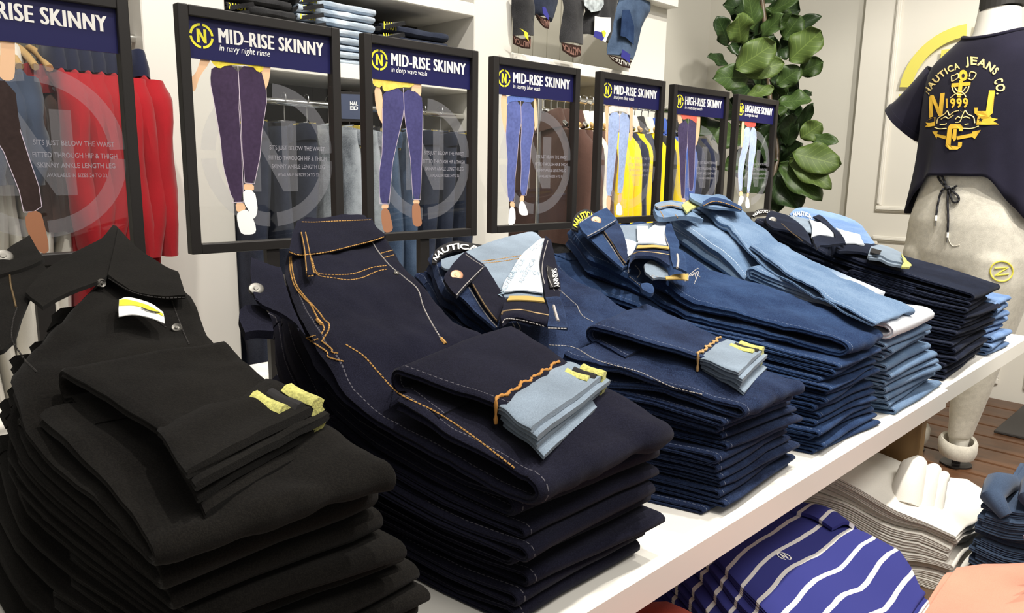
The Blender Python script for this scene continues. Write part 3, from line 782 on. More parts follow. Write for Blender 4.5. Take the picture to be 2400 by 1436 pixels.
for S in STACKS:
    n = S['n']; key = S['key']
    w = [random.uniform(0.78, 1.22) for _ in range(n)]
    w[-1] *= {'navy rinse': 1.9, 'true navy': 2.0, 'black': 1.6, 'deep blue': 2.3, 'stormy blue': 2.4}.get(key, 1.0); w[-2] *= 1.25
    if key == 'pale alpine blue': w[-2] *= 2.0; w[-1] *= 0.9
    cw = np.r_[0, np.cumsum(w)] / sum(w)
    yback = S['yb']
    H = lambda y, S=S: S['Hf'] + (S['Hb'] - S['Hf']) * min(1.1, max(0.0, (y - 0.42) / 0.55))
    S['H'] = H
    for i in range(n):
        f = (i + 0.5) / n if i < n - 1 else 1.0
        fk = f ** (1.6 if key in ('stormy blue', 'pale alpine blue') else 1.0)
        if key == 'pale alpine blue' and i < n - 1: fk = 0.58 * f
        if key == 'stormy blue' and i < n - 1: fk = 0.75 * f ** 2
        if key == 'black' and i < n - 1: fk = f ** 2.2
        xl = lambda y, fk=fk: lut(S['bl'], y) * (1 - fk) + lut(S['tl'], y) * fk
        xr = lambda y, fk=fk: lut(S['br'], y) * (1 - fk) + lut(S['tr'], y) * fk
        sag = lambda y, k, i=i: 0.0016 * noise.noise(Vector((y * 9.0, k * 3.1, STACKS.index(S) * 7.7)))
        zb = lambda y, i=i: cw[i] * H(y) + (sag(y, i) if i else 0) + 0.0006
        zt = lambda y, i=i: cw[i + 1] * H(y) + (sag(y, i + 1) if i < n - 1 else 0)
        dx = random.uniform(-0.009, 0.009) if i < n - 1 else 0.0
        yf = 0.418 + random.uniform(-0.008, 0.012)
        yb = yback + random.uniform(-0.03, 0.02) if i < n - 1 else yback
        top = i == n - 1
        pos = 'topmost of the %s' % S['where'] if top else '%s from the bottom of the %s' % (ORD[i] if i else 'lowest', S['where'])
        if i == 0: pos = 'lowest of the %s' % S['where']
        lab = 'folded %s jeans, %s' % (key, pos)
        mat = S['mat']
        if key == 'pale alpine blue' and i == n - 2: mat = D_light
        t = Thing('folded_jeans', ((xl(.7) + xr(.7)) / 2, 0.7, zb(.7)), lab, 'jeans', 'folded %s jeans' % key)
        m = MB()
        y1 = random.uniform(0.62, 0.69)
        if top:
            cuff = key in ('black', 'navy rinse', 'deep blue')
            y1t, kt = {'black': (.605, .0), 'navy rinse': (.585, .038), 'deep blue': (.625, .022)}.get(key, (.72, 0))
            path = zfold_path(xl, xr, zb, zt, yb, {'black': .405, 'navy rinse': .40, 'deep blue': .405}.get(key, .415), y1t, None, 0, nA=44, nB=22, nF=10, skew=kt, taper=0.02)
            for q in range(len(path)):                                   # only two layers here: fill the slot
                xl_, xr_, y_, z_, th_, k_ = path[q]
                b_, t_ = zb(y_), zt(y_); fr_ = (z_ - b_) / (t_ - b_)
                ga = 1 - smooth01(y1t - .02, y1t + .08, y_)
                if q < 44: fr_ = 0.5 + (0.17 - 0.5) * ga; th_ = (t_ - b_) * (0.92 + (0.30 - 0.92) * ga)
                elif q < 54: fr_ = 0.17 + 0.66 * (fr_ - .18) / .60; th_ = (t_ - b_) * 0.29
                else:
                    gb = smooth01(.46, y1t, y_); fr_ = 0.83 - 0.22 * gb; th_ = (t_ - b_) * (0.29 + .25 * gb)
                path[q] = (xl_, xr_, y_, b_ + fr_ * (t_ - b_), th_, k_)
            # layer B lies over A: order the two so that A stays visible towards the waist
            ribbon(m, path, 25, 0.0062 if key not in ('true navy',) else 0.002, 17.0, STACKS.index(S) * 3.3, 0.0)
            bo = t.part('body', m, mat)
            S['top'] = t; S['mb'] = [m]
            TOPS[key] = t
        else:
            path = zfold_path(xl, xr, zb, zt, yb, yf, y1, 0.50 + random.uniform(-.005, .03), dx, taper=random.uniform(0.004, 0.02), sk0=random.uniform(-0.008, 0.008))
            ribbon(m, path, 7, 0.0011, 26.0, i * 1.9 + STACKS.index(S) * 5.1)
            t.part('body', m, mat)
            # waistband at the back end with belt loops
            m = MB(); hb = zt(yb) - zb(yb)
            wp = [(xl(y) + dx - 0.002, xr(y) + dx + 0.002, y, (zb(y) + zt(y)) / 2, hb * (0.93 if 0.2 < q < 0.8 else 0.88), 0) for q, y in zip(np.linspace(0, 1, 6), np.linspace(yb + 0.003, yb - 0.04, 6))]
            ribbon(m, wp, 7, 0.0006, 30, i)
            wb = t.part('waistband', m, mat)
            if key in ('stormy blue', 'deep blue', 'navy rinse') and i > n // 3:
                for fx in (0.08, 0.45):
                    m = MB(); x = xl(yb) + dx + fx * (xr(yb) - xl(yb)) - 0.003
                    p = [(x, x + 0.010, y, zt(y) + 0.0005 - (0.0 if q else 0.002), 0.003, 0) for q, y in enumerate(np.linspace(yb + 0.002, yb - 0.045, 6))]
                    ribbon(m, p, 4, 0); t.part('belt_loop', m, mat)

        if key == 'vintage blue' and i in (1, 3, 5, 7):
            yq = 0.50; p = (xr(yq) + dx, yq, (zb(yq) + zt(yq)) / 2); m = MB()
            m.box((p[0] - 0.015, p[1] - 0.010, p[2] - 0.003), (p[0] + 0.016, p[1] + 0.010, p[2] + 0.003), 0.001)
            t.part('size_tag', m, plain('red_tag', (0.42, 0.02, 0.02), 0.6), False, label='red size tag')
# ---- details of the topmost pairs: folded hems, waists, stitching (all laid on the real surfaces)
ST = {S['key']: S for S in STACKS}
def catgrid(P, ni, nj):
    A = np.stack([cat_path(np.array(r, float), nj) for r in P])
    return np.stack([cat_path(A[:, j], ni) for j in range(nj)], 1)

def plane_of(key, lift=0.0):
    S = ST[key]; s = (S['Hb'] - S['Hf']) / 0.55
    return lambda u, v, l=0.0: onS(u, v, S['Hf'] + lift + l, s)

def patch(key, name, rows, zoom, mat, lift=0.012, th=0.0022, lifts=None, ni=14, nj=14, wr=0.0012, parent=None, label=None):
    """a piece of cloth through a grid of points lying over the stack's sloping top"""
    ox, oy, s = zoom; pl = plane_of(key, lift)
    G = [[pl(ox + a / s, oy + b / s, (lifts[i][j] if lifts else 0.0)) for j, (a, b) in enumerate(r)] for i, r in enumerate(rows)]
    g = catgrid(G, ni, nj)
    for i in range(ni):
        for j in range(nj): g[i, j, 2] += wr * noise.noise(Vector((g[i, j, 0] * 40, g[i, j, 1] * 40, ox * 0.01)))
    m = MB(); m.sheet(g, th); ST[key]['mb'].append(m)
    return ST[key]['top'].part(name, m, mat, True, parent=parent, label=label)

def bvh(key):
    V = []; Fc = []
    for m in ST[key]['mb']:
        o = len(V); V += [Vector(v) for v in m.v]; Fc += [tuple(o + i for i in f) for f in m.f]
    return BVHTree.FromPolygons(V, Fc)

def drape(key, zoom, pts, lift=0.0009, step=4.0, tree=None):
    """lay a line drawn over the cloth onto the cloth"""
    ox, oy, s = zoom; P = [(ox + a / s, oy + b / s) for a, b in pts]; out = []
    P = cat_path([(a, b, 0) for a, b in P], max(6, int(sum(math.hypot(P[i + 1][0] - P[i][0], P[i + 1][1] - P[i][1]) for i in range(len(P) - 1)) / step)))
    for u, v, _ in P:
        r = ray(u, v); r = r / np.linalg.norm(r)
        h = tree.ray_cast(Vector(EYE), Vector(r))
        if h[0] is not None: out.append(np.array(h[0]) - r * lift)
    # drop jumps onto other surfaces
    res = []
    for p in out:
        if not res or np.linalg.norm(p - res[-1]) < 0.05: res.append(p)
    return res

def thread(key, name, lines, zoom, mat, w=0.0006, step=0.0036, dash=0.72, parent=None, label=None):
    tree = bvh(key)
    if len(lines) == 2:
        for L in lines: thread(key, name, [L], zoom, mat, w, step, dash, parent, label)
        return
    m = MB()
    for L in lines:
        p = drape(key, zoom, L, tree=tree)
        if len(p) > 1: stitches(m, p, step, w, dash=dash)
    if m.v: return ST[key]['top'].part(name, m, mat, True, parent=parent, label=label)

def cord(key, name, lines, zoom, mat, w=0.0012, parent=None, label=None):
    tree = bvh(key)
    for L in lines:
        p = drape(key, zoom, L, tree=tree)
        if len(p) > 1: m = MB(); m.tube(p, w, 6); ST[key]['top'].part(name, m, mat, True, parent=parent, label=label)

def stud(key, name, at, zoom, r, mat, tree=None, inner=None):
    tree = bvh(key); ox, oy, s = zoom; u, v = ox + at[0] / s, oy + at[1] / s
    d = ray(u, v); d /= np.linalg.norm(d); h = tree.ray_cast(Vector(EYE), Vector(d))
    p, nn = (np.array(h[0]), np.array(h[1])) if h[0] is not None else (plane_of(key)(u, v), np.array([0, -.3, 1]))
    if nn @ d > 0: nn = -nn
    nn = nn - d * 0.8; nn /= np.linalg.norm(nn)
    m = MB(); m.disc(p + nn * 0.0003, nn, r, 0.0032, 22, 0.35)
    o = ST[key]['top'].part(name, m, mat)
    m = MB(); m.disc(p + nn * 0.0022, nn, r * 0.3, 0.0014, 12); ST[key]['top'].part('rivet', m, inner or mat, True, parent=o)
    return o

def hem_fold(key, fold, hem, cuffs, mat, tabs, inner, hemthread):
    """the lower leg: back over itself at 'fold', then forward to the open hem"""
    S = ST[key]; H = S['H']; t = S['top']
    (fy, fk, fxl, fxr), (hy, hk, hxl, hxr) = fold, hem
    rows = []; th = 0.0085; h0 = H(fy) - 0.008; up = 0.0155
    for y in np.linspace(fy - 0.05, fy, 5): rows.append((fxl + 0.004, fxr - 0.004, y, H(y) - 0.006, th * 0.7, fk))
    for a in np.linspace(0, math.pi, 12)[1:-1]:
        rows.append((fxl, fxr, fy + 0.012 * math.sin(a), H(fy) + 0.004 - 0.0115 * math.cos(a), th * 0.85, fk))
    for f in np.linspace(0, 1, 22):
        y = fy + (hy - fy) * f
        rows.append((fxl + (hxl - fxl) * f, fxr + (hxr - fxr) * f, y, H(y) + 0.0155, th, fk + (hk - fk) * f))
    m = MB(); ribbon(m, rows, 15, 0.0022, 24, fy * 9); S['mb'].append(m)
    leg = t.part('folded_leg', m, mat)
    n, length, dz = cuffs
    for j in range(n):
        rows = []
        for f in np.linspace(0, 1, 12):
            y = hy + 0.012 - (length + 0.004 * (j % 2)) * f
            zz = H(hy) + 0.0175 - j * dz - 0.006 * f * f - (0.0015 * j) * f + 0.0015 * math.sin(f * 7 + j)
            rows.append((hxl - 0.004 - 0.010 * f + 0.003 * j, hxr + 0.002 + 0.006 * f + 0.004 * (j % 2), y, zz, dz * 0.92, hk))
        m = MB(); ribbon(m, rows, 13, 0.0016, 34, j * 2.7); S['mb'].append(m)
        c = t.part('turned_cuff', m, inner, True, parent=leg, label='pale inside of the turned-up cuff' if inner is not mat else None)
        if j in tabs:
            for (a, b, mt, nm) in ((0.036, 0.024, M_yellowtab, 'yellow_tab'), (0.024, 0.012, M_blacktab, 'black_tab'), (0.012, -0.002, M_yellowtab, 'yellow_tab')):
                r2 = [(xr - a, xr - b + (0.0 if nm == 'black_tab' else 0.0006), y, z + 0.0004, tt + (0.0075 if nm != 'black_tab' else 0.0060), k_ * 0.10) for (xl, xr, y, z, tt, k_) in rows[5:]]
                r2 = [(x0, x1, y + k_ * 9, z, tt, k_) for (x0, x1, y, z, tt, k_) in r2]
                m = MB(); ribbon(m, r2, 5, 0.0006, 300, j); t.part(nm, m, mt, True, parent=leg)
    if hemthread:
        m = MB(); r0 = rows
        pts = [np.array([hxl - 0.006 + (hxr - hxl + 0.004) * q, hy + 0.011 + hk * (2 * q - 1) + 0.002 * math.sin(q * 40), H(hy) + 0.0245 + 0.001 * math.sin(q * 23)]) for q in np.linspace(0, 0.9, 60)]
        pts = [np.array([pts[0][0], pts[0][1], pts[0][2] - 0.022 * (1 - k / 5)]) for k in range(5)] + pts
        m.tube(pts, [0.0016 + 0.0006 * math.sin(i * 2.1) for i in range(len(pts))], 7); t.part('hem_overlock', m, hemthread, True, parent=leg)
    return leg

# ------------------------------------------------------------------ black pair
k = 'black'
hem_fold(k, (.608, 0.0, .140, .262), (.500, .030, .165, .266), (4, 0.066, 0.0066), D_black, (0, 2), D_black, None)
Zb = (0, 520, 3.779)
patch(k, 'waistband', [[(1045, 62), (1210, 235), (1440, 392), (1580, 458)], [(1010, 250), (1180, 400), (1440, 540), (1615, 560)], [(955, 480), (1160, 615), (1430, 668), (1642, 662)]], Zb, D_black, 0.012, 0.004)
patch(k, 'waistband', [[(1000, 40), (890, 165), (700, 262), (400, 440), (225, 640)], [(1046, 70), (960, 260), (760, 400), (480, 560), (300, 700)], [(1030, 260), (960, 480), (800, 560), (560, 660), (380, 760)]], Zb, D_black, 0.010, 0.004)
patch(k, 'fly_flap', [[(-330, 350), (-60, 330), (120, 220), (262, 128)], [(-330, 480), (-60, 440), (160, 360), (330, 250)], [(-330, 620), (-40, 500), (200, 430), (396, 345)]], Zb, D_black, 0.006, 0.004)
patch(k, 'front_panel', [[(-60, 480), (120, 440), (330, 370), (430, 440)], [(-80, 760), (60, 760), (180, 700), (250, 720)], [(-100, 1180), (20, 1150), (80, 1100), (130, 1060)]], Zb, D_black, 0.002, 0.004)
stud(k, 'button', (30, 318), Zb, 0.0088, M_steel)
stud(k, 'pocket_rivet', (890, 540), Zb, 0.0042, M_steel)
stud(k, 'pocket_rivet', (1568, 948), Zb, 0.0048, M_steel)
cord(k, 'zip', [[(85, 470), (95, 560), (120, 660), (140, 750)]], Zb, M_zip, 0.0009)
M_bthread = plain('black_thread', (0.03, 0.027, 0.025), 0.8)
thread(k, 'stitching', [[(965, 500), (1180, 622), (1430, 672), (1640, 668)], [(1520, 690), (1580, 860), (1640, 1010), (1740, 1220)], [(150, 760), (110, 900), (110, 1060), (200, 1200), (330, 1330)], [(1040, 850), (1240, 815), (1380, 870), (1480, 940)]], Zb, M_bthread, 0.0007)
p = patch(k, 'price_tag', [[(1055, 690), (1140, 668), (1330, 720), (1445, 800)], [(1050, 775), (1200, 770), (1340, 800), (1455, 850)], [(1052, 838), (1180, 822), (1330, 850), (1458, 900)]], Zb, M_tagwhite, 0.014, 0.0008, wr=0, label='white and yellow price tag')
patch(k, 'tag_band', [[(1056, 692), (1130, 688), (1300, 735), (1440, 812)], [(1054, 740), (1200, 740), (1340, 785), (1450, 835)]], Zb, M_tagyellow, 0.0148, 0.0006, wr=0, parent=p)
patch(k, 'tag_fastener', [[(1252, 755), (1330, 785), (1415, 797)], [(1254, 762), (1330, 792), (1415, 804)]], Zb, M_black, 0.0156, 0.0006, wr=0, parent=p)

# ------------------------------------------------------------------ navy rinse pair
k = 'navy rinse'
hem_fold(k, (.583, .036, .398, .612), (.488, .030, .452, .606), (4, 0.052, 0.0066), D_navy, (0, 2), M_inner, plain('orange_overlock', (0.48, 0.22, 0.05), 0.85))
Zn = (560, 540, 4.488)
patch(k, 'waistband', [[(605, -70), (660, -95), (1000, -110), (1390, -118)], [(560, 60), (640, 70), (1000, 30), (1450, -20)], [(525, 222), (630, 255), (1000, 215), (1545, 62)]], Zn, D_navy, 0.006, 0.004)
patch(k, 'belt_loop', [[(645, 0), (690, -10)], [(675, 200), (735, 190)], [(700, 380), (770, 360)], [(722, 480), (808, 470)]], Zn, D_navy, 0.013, 0.003, nj=5)
patch(k, 'fly_flap', [[(130, 300), (240, 340), (360, 385), (440, 400)], [(120, 480), (200, 560), (330, 560), (480, 560)], [(180, 740), (260, 800), (380, 820), (560, 800)], [(300, 690), (440, 840), (560, 960), (700, 1120)]], Zn, D_navy, -0.012, 0.004)
patch(k, 'lower_waistband', [[(10, 870), (90, 820), (250, 830)], [(0, 960), (120, 960), (330, 960)], [(60, 1110), (180, 1090), (360, 1100)]], Zn, D_navy, -0.030, 0.010)
stud(k, 'button', (180, 625), Zn, 0.0085, M_steel)
stud(k, 'pocket_rivet', (1655, 458), Zn, 0.0036, M_steel)
G = [[(530, 225), (630, 258), (760, 250), (950, 222), (1200, 160), (1400, 110), (1540, 62)], [(660, -90), (800, -88), (1000, -98), (1390, -112)],
     [(655, 20), (690, 200), (715, 480)], [(700, 20), (745, 240), (795, 470)], [(725, 482), (800, 470)],
     [(770, 300), (800, 410), (850, 455), (1000, 465), (1200, 455), (1400, 390), (1550, 370)], [(800, 440), (860, 480), (1000, 500), (1150, 520), (1300, 495), (1450, 430), (1570, 405)],
     [(550, 270), (560, 400), (600, 560), (680, 680), (780, 790), (850, 870), (900, 940), (945, 980), (940, 1050), (880, 1150)],
     [(535, 280), (540, 420), (585, 580), (675, 700), (755, 780), (800, 870), (840, 940), (880, 990), (895, 1040), (850, 1110)],
     [(710, 1130), (830, 1095)], [(750, 1170), (850, 1130)], [(710, 1130), (800, 1190), (930, 1280), (940, 1330), (1140, 1385)], [(870, 1160), (980, 1250), (970, 1275), (1070, 1295)],
     [(1490, 240), (1660, 195)], [(1510, 290), (1690, 240)], [(1540, 70), (1620, 190)]]
thread(k, 'stitching', G, Zn, M_gold, 0.00085, 0.0042, label='golden stitching')
thread(k, 'side_seam', [[(1400, 120), (1480, 240), (1600, 380), (1750, 500), (1880, 620), (1940, 800), (2020, 960), (2120, 1130)], [(480, 240), (468, 400), (500, 600), (540, 780), (620, 930), (700, 1100)]], Zn, M_palethread, 0.0008, 0.004)
cord(k, 'bartack', [[(825, 935), (850, 965), (875, 990)], [(2122, 1135), (2150, 1165), (2172, 1192)]], Zn, M_gold, 0.0022)
thread(k, 'leg_seam', [[(600, 735), (700, 800), (790, 900), (900, 1010), (1100, 1110), (1300, 1240), (1550, 1430)]], (560, 500, 2.393), M_gold, 0.0008, 0.0042)

# ------------------------------------------------------------------ deep blue pair, waist folded open
k = 'deep blue'
hem_fold(k, (.628, .022, .752, .930), (.492, .018, .815, .928), (4, 0.060, 0.0062), D_deep, (0, 2), M_inner, plain('tan_overlock', (0.50, 0.30, 0.12), 0.85))
Zd = (1000, 520, 4.7875)
def ring_label(key, outer, inner, zoom, mat, word, txtmat, lift, a0, a1, flip=False):
    o = patch(key, 'printed_waistband', [outer, inner], zoom, mat, lift, 0.003, ni=4, nj=24, wr=0)
    ox, oy, s = zoom; pl = plane_of(key, lift + 0.004)
    A = cat_path([(a, b, 0) for a, b in outer], 40); B = cat_path([(a, b, 0) for a, b in inner], 40)
    def fn(x, y):
        f = (a0 + (a1 - a0) * x) * 39; i = min(38, int(f)); g = f - i
        p = A[i] * (1 - g) + A[i + 1] * g; q = B[i] * (1 - g) + B[i + 1] * g
        c = q + (p - q) * (0.18 + 0.62 * y); return pl(ox + c[0] / s, oy + c[1] / s)
    m = MB(); put_text(m, word, fn, bold=0.03); ST[key]['top'].part('waistband_lettering', m, txtmat, False, parent=o)
    return o
ring_label(k, [(62, 470), (66, 390), (110, 315), (200, 258), (330, 222), (450, 238), (600, 262), (720, 285)], [(110, 470), (120, 440), (160, 400), (240, 350), (340, 322), (450, 325), (600, 318), (720, 330)], Zd, M_blacktab, 'NAUTICA', M_wht, 0.010, 0.12, 0.86)
patch(k, 'inside_panel', [[(160, 430), (420, 350), (700, 235), (1050, 135), (1200, 120), (1290, 190)], [(180, 520), (470, 440), (760, 370), (1050, 290), (1200, 260), (1290, 330)], [(330, 560), (560, 540), (800, 520), (1050, 500), (1200, 480), (1300, 500)], [(500, 700), (700, 700), (850, 720), (1050, 720), (1200, 740), (1310, 760)], [(700, 860), (820, 860), (900, 860), (1050, 850), (1200, 850), (1320, 860)]], Zd, M_inner, 0.014, 0.003, label='pale inside of the open waist')
patch(k, 'pocket_bag', [[(1200, 250), (1290, 190), (1360, 200)], [(1050, 390), (1180, 340), (1300, 330)], [(950, 560), (1120, 520), (1290, 520)], [(860, 700), (1080, 690), (1295, 690)], [(845, 790), (1080, 770), (1305, 800)]], Zd, M_pocket, 0.020, 0.002, label='white printed pocket lining')
zt_ = plane_of(k, 0.0225)
m = MB()
for (word, x0, y0, x1, y1, h) in (('NAUTICA', 850, 840, 1010, 560, 55), ('NAUTICA', 950, 640, 1110, 430, 55), ('NAUTICA', 1080, 680, 1230, 420, 50), ('NAUTICA', 1180, 330, 1320, 240, 45), ('NAUTICA', 1030, 560, 1260, 600, 45)):
    dx_, dy_ = x1 - x0, y1 - y0; L_ = math.hypot(dx_, dy_)
    put_text(m, word, lambda x, y: zt_(1000 + (x0 + dx_ * x - dy_ / L_ * -h * y) / 4.7875, 520 + (y0 + dy_ * x - dx_ / L_ * h * y) / 4.7875), bold=-0.01)
ST[k]['top'].part('pocket_lettering', m, plain('blue_grey_print', (0.26, 0.36, 0.44), 0.7), False)
patch(k, 'right_waistband', [[(1330, 165), (1290, 330), (1270, 480), (1310, 700), (1330, 880)], [(1395, 215), (1440, 420), (1470, 560), (1500, 720), (1490, 900)]], Zd, D_navy, 0.024, 0.004, nj=20, ni=8)
o = patch(k, 'size_label', [[(1350, 490), (1370, 640), (1385, 740)], [(1430, 530), (1470, 650), (1490, 730)]], Zd, M_blacktab, 0.029, 0.0015, wr=0)
zl_ = plane_of(k, 0.0312); m = MB()
put_text(m, 'SKINNY', lambda x, y: zl_(1000 + (1400 + 35 * x + 55 * y) / 4.7875, 520 + (530 + 210 * x - 14 * y) / 4.7875), bold=0.02)
ST[k]['top'].part('label_lettering', m, M_wht, False, parent=o)
patch(k, 'fly_placket', [[(890, 880), (1050, 880), (1200, 880), (1340, 905)], [(850, 985), (1050, 960), (1200, 970), (1365, 1010)], [(825, 1085), (1000, 1050), (1200, 1090), (1380, 1130)], [(835, 1180), (950, 1095), (1150, 1130), (1390, 1190)]], Zd, D_navy, 0.028, 0.005, lifts=[[0, 0, 0, 0], [.004, .004, .004, .004], [.004, .006, .006, .004], [-.004, 0, 0, 0]])
patch(k, 'buttonhole_tab', [[(1330, 860), (1420, 850), (1490, 850)], [(1370, 1010), (1450, 1000), (1540, 990)], [(1352, 1188), (1470, 1195), (1582, 1200)]], Zd, D_deep, 0.034, 0.004)
patch(k, 'left_front', [[(345, 830), (500, 690), (600, 800)], [(430, 900), (560, 850), (690, 960)], [(560, 1040), (690, 1030), (770, 1080)], [(760, 1200), (800, 1190), (830, 1200)]], Zd, D_deep, 0.010, 0.004)
patch(k, 'fly_extension', [[(500, 690), (570, 600), (660, 510)], [(620, 900), (700, 800), (790, 720)], [(720, 1030), (800, 970), (880, 890)], [(800, 1120), (815, 1080), (840, 1000)]], Zd, D_navy, 0.018, 0.004)
patch(k, 'waistband_flap', [[(190, 650), (210, 600), (330, 440), (430, 345)], [(250, 750), (330, 640), (450, 510), (540, 420)], [(335, 840), (430, 730), (540, 620), (648, 500)]], Zd, D_navy, 0.024, 0.005)
stud(k, 'button', (335, 608), Zd, 0.0092, M_copper)
cord(k, 'zip', [[(520, 700), (620, 880), (700, 1000), (790, 1110)], [(840, 1040), (870, 1000), (1050, 985), (1200, 1015), (1365, 1045)]], Zd, M_zip, 0.0012)
thread(k, 'stitching', [[(335, 820), (430, 710), (540, 600), (640, 500)], [(440, 365), (530, 430), (635, 495)], [(470, 730), (600, 940), (700, 1080), (800, 1190)], [(1360, 210), (1310, 400), (1295, 560), (1325, 700)], [(1350, 490), (1372, 640), (1440, 780)], [(850, 1130), (900, 1085), (1100, 1110), (1350, 1180)], [(1360, 1190), (1570, 1195)], [(1480, 760), (1640, 840), (1740, 1040), (1910, 1140)], [(850, 1240), (980, 1330), (1100, 1400)], [(1010, 1120), (1050, 1200), (960, 1290)], [(960, 1130), (990, 1200), (930, 1260)]], Zd, M_palethread, 0.0007, 0.0042)
thread(k, 'inside_seam', [[(610, 440), (850, 410), (1060, 375)], [(630, 465), (850, 440), (1050, 405)]], Zd, M_gold, 0.0008, 0.0038)
patch(k, 'overlock_edge', [[(930, 840), (1100, 835), (1310, 855)], [(900, 885), (1100, 880), (1325, 905)]], Zd, plain('mustard_overlock', (0.50, 0.34, 0.10), 0.85), 0.034, 0.002, ni=4)
cord(k, 'buttonhole', [[(1425, 940), (1450, 1030), (1475, 1110)]], Zd, M_palethread, 0.002)
thread(k, 'leg_seam', [[(750, 935), (900, 950), (1050, 1030), (1300, 1100), (1500, 1190), (1700, 1240)]], (1000, 450, 2.611), M_palethread, 0.0007, 0.0042)

# ------------------------------------------------------------------ stormy blue pair, waist folded open
k = 'stormy blue'
Zs = (1300, 460, 4.7875)
ring_label(k, [(190, 370), (205, 270), (250, 195), (330, 150), (400, 165), (475, 215)], [(262, 400), (275, 330), (320, 290), (370, 265), (420, 260), (460, 260)], Zs, M_blacktab, 'NAUTICA', M_yel, 0.016, 0.1, 0.9)
patch(k, 'inside_panel', [[(560, 330), (760, 335), (950, 320), (1150, 300), (1250, 300)], [(600, 450), (800, 440), (950, 420), (1150, 420), (1270, 430)], [(700, 600), (820, 580), (950, 560), (1150, 560), (1290, 580)], [(780, 720), (850, 700), (950, 690), (1150, 690), (1290, 700)]], Zs, M_inner, 0.010, 0.003, label='pale inside of the open waist')
patch(k, 'pocket_bag', [[(1060, 365), (1160, 300), (1262, 262)], [(960, 470), (1120, 440), (1240, 420)], [(925, 530), (1080, 530), (1275, 560)]], Zs, M_pocket, 0.020, 0.003, label='white pocket lining')
patch(k, 'inside_tag', [[(922, 335), (1045, 335)], [(925, 430), (1045, 430)], [(930, 500), (1000, 470)]], Zs, M_tagwhite, 0.017, 0.001, wr=0, label='white care tag')
patch(k, 'lining_corner', [[(780, 480), (860, 500), (920, 520)], [(800, 580), (850, 580), (900, 590)], [(780, 660), (830, 670), (880, 640)]], Zs, M_pocket, 0.016, 0.002)
patch(k, 'right_waistband', [[(1262, 270), (1240, 400), (1270, 560), (1300, 690)], [(1310, 320), (1350, 440), (1395, 530), (1380, 640)]], Zs, D_stormy, 0.024, 0.004)
patch(k, 'fly_placket', [[(930, 565), (1060, 560), (1290, 590)], [(880, 630), (1060, 615), (1290, 645)], [(840, 710), (1000, 660), (1290, 700)], [(815, 860), (870, 700), (1100, 690), (1290, 790)]], Zs, D_deep, 0.026, 0.005)
patch(k, 'buttonhole_tab', [[(1290, 580), (1350, 590), (1395, 600)], [(1300, 700), (1380, 690), (1460, 690)], [(1330, 800), (1400, 820), (1480, 860)]], Zs, D_stormy, 0.032, 0.004)
patch(k, 'left_front', [[(360, 460), (450, 420), (545, 385)], [(500, 590), (570, 540), (650, 530)], [(640, 720), (700, 690), (740, 680)], [(760, 820), (785, 800), (810, 790)]], Zs, D_stormy, 0.016, 0.004)
patch(k, 'fly_extension', [[(540, 385), (620, 330), (700, 280)], [(650, 530), (720, 470), (770, 430)], [(740, 680), (790, 640), (808, 580)], [(800, 760), (808, 730), (815, 690)]], Zs, D_deep, 0.022, 0.004)
patch(k, 'waistband_flap', [[(262, 310), (420, 215), (580, 135)], [(300, 390), (480, 300), (640, 205)], [(370, 460), (540, 370), (696, 268)]], Zs, D_stormy, 0.030, 0.005)
stud(k, 'button', (463, 278), Zs, 0.0098, M_copper)
cord(k, 'zip', [[(560, 400), (640, 520), (720, 650), (795, 750)], [(870, 650), (950, 622), (1100, 628), (1290, 655)]], Zs, M_zip, 0.0012)
thread(k, 'stitching', [[(370, 445), (540, 355), (690, 262)], [(275, 300), (430, 205)], [(530, 400), (660, 600), (780, 780)], [(830, 860), (830, 740), (900, 690), (1100, 690), (1270, 765)], [(1240, 400), (1250, 470), (1280, 560)], [(840, 900), (960, 1000), (1050, 1080)], [(900, 770), (960, 850), (920, 920)]], Zs, M_palethread, 0.0008, 0.0042)
patch(k, 'overlock_edge', [[(935, 555), (1100, 550), (1280, 570)], [(915, 585), (1100, 575), (1285, 598)]], Zs, plain('mustard_overlock', (0.50, 0.34, 0.10), 0.85), 0.032, 0.002, ni=4)
cord(k, 'buttonhole', [[(1375, 650), (1385, 720), (1375, 800)]], Zs, M_palethread, 0.002)
patch(k, 'torn_knee', [[(1000, 780), (1080, 730), (1200, 800), (1270, 850)], [(1020, 860), (1100, 850), (1200, 880), (1270, 890)], [(1100, 930), (1180, 920), (1260, 925), (1300, 930)]], Zs, M_inner, 0.012, 0.004, label='pale frayed patch')
patch(k, 'torn_hem', [[(1240, 905), (1370, 880), (1500, 870)], [(1250, 935), (1370, 930), (1500, 945)]], Zs, plain('mustard_overlock', (0.50, 0.34, 0.10), 0.85), 0.017, 0.002, ni=4)
rng = random.Random(5)
cord(k, 'loose_threads', [[(1500 + rng.randint(-40, 40), 900 + rng.randint(-40, 60)), (1560 + rng.randint(-40, 60), 840 + rng.randint(-40, 60)), (1600 + rng.randint(-40, 90), 900 + rng.randint(-40, 90))] for _ in range(6)] + [[(1070, 890), (1110, 920), (1130, 970)], [(1090, 885), (1160, 905)]], Zs, M_palethread, 0.0007)
patch(k, 'side_tab', [[(960, 1000), (1030, 990), (1090, 1010)], [(980, 1060), (1050, 1060), (1110, 1060)], [(1040, 1100), (1080, 1110), (1110, 1090)]], Zs, D_stormy, 0.014, 0.006)

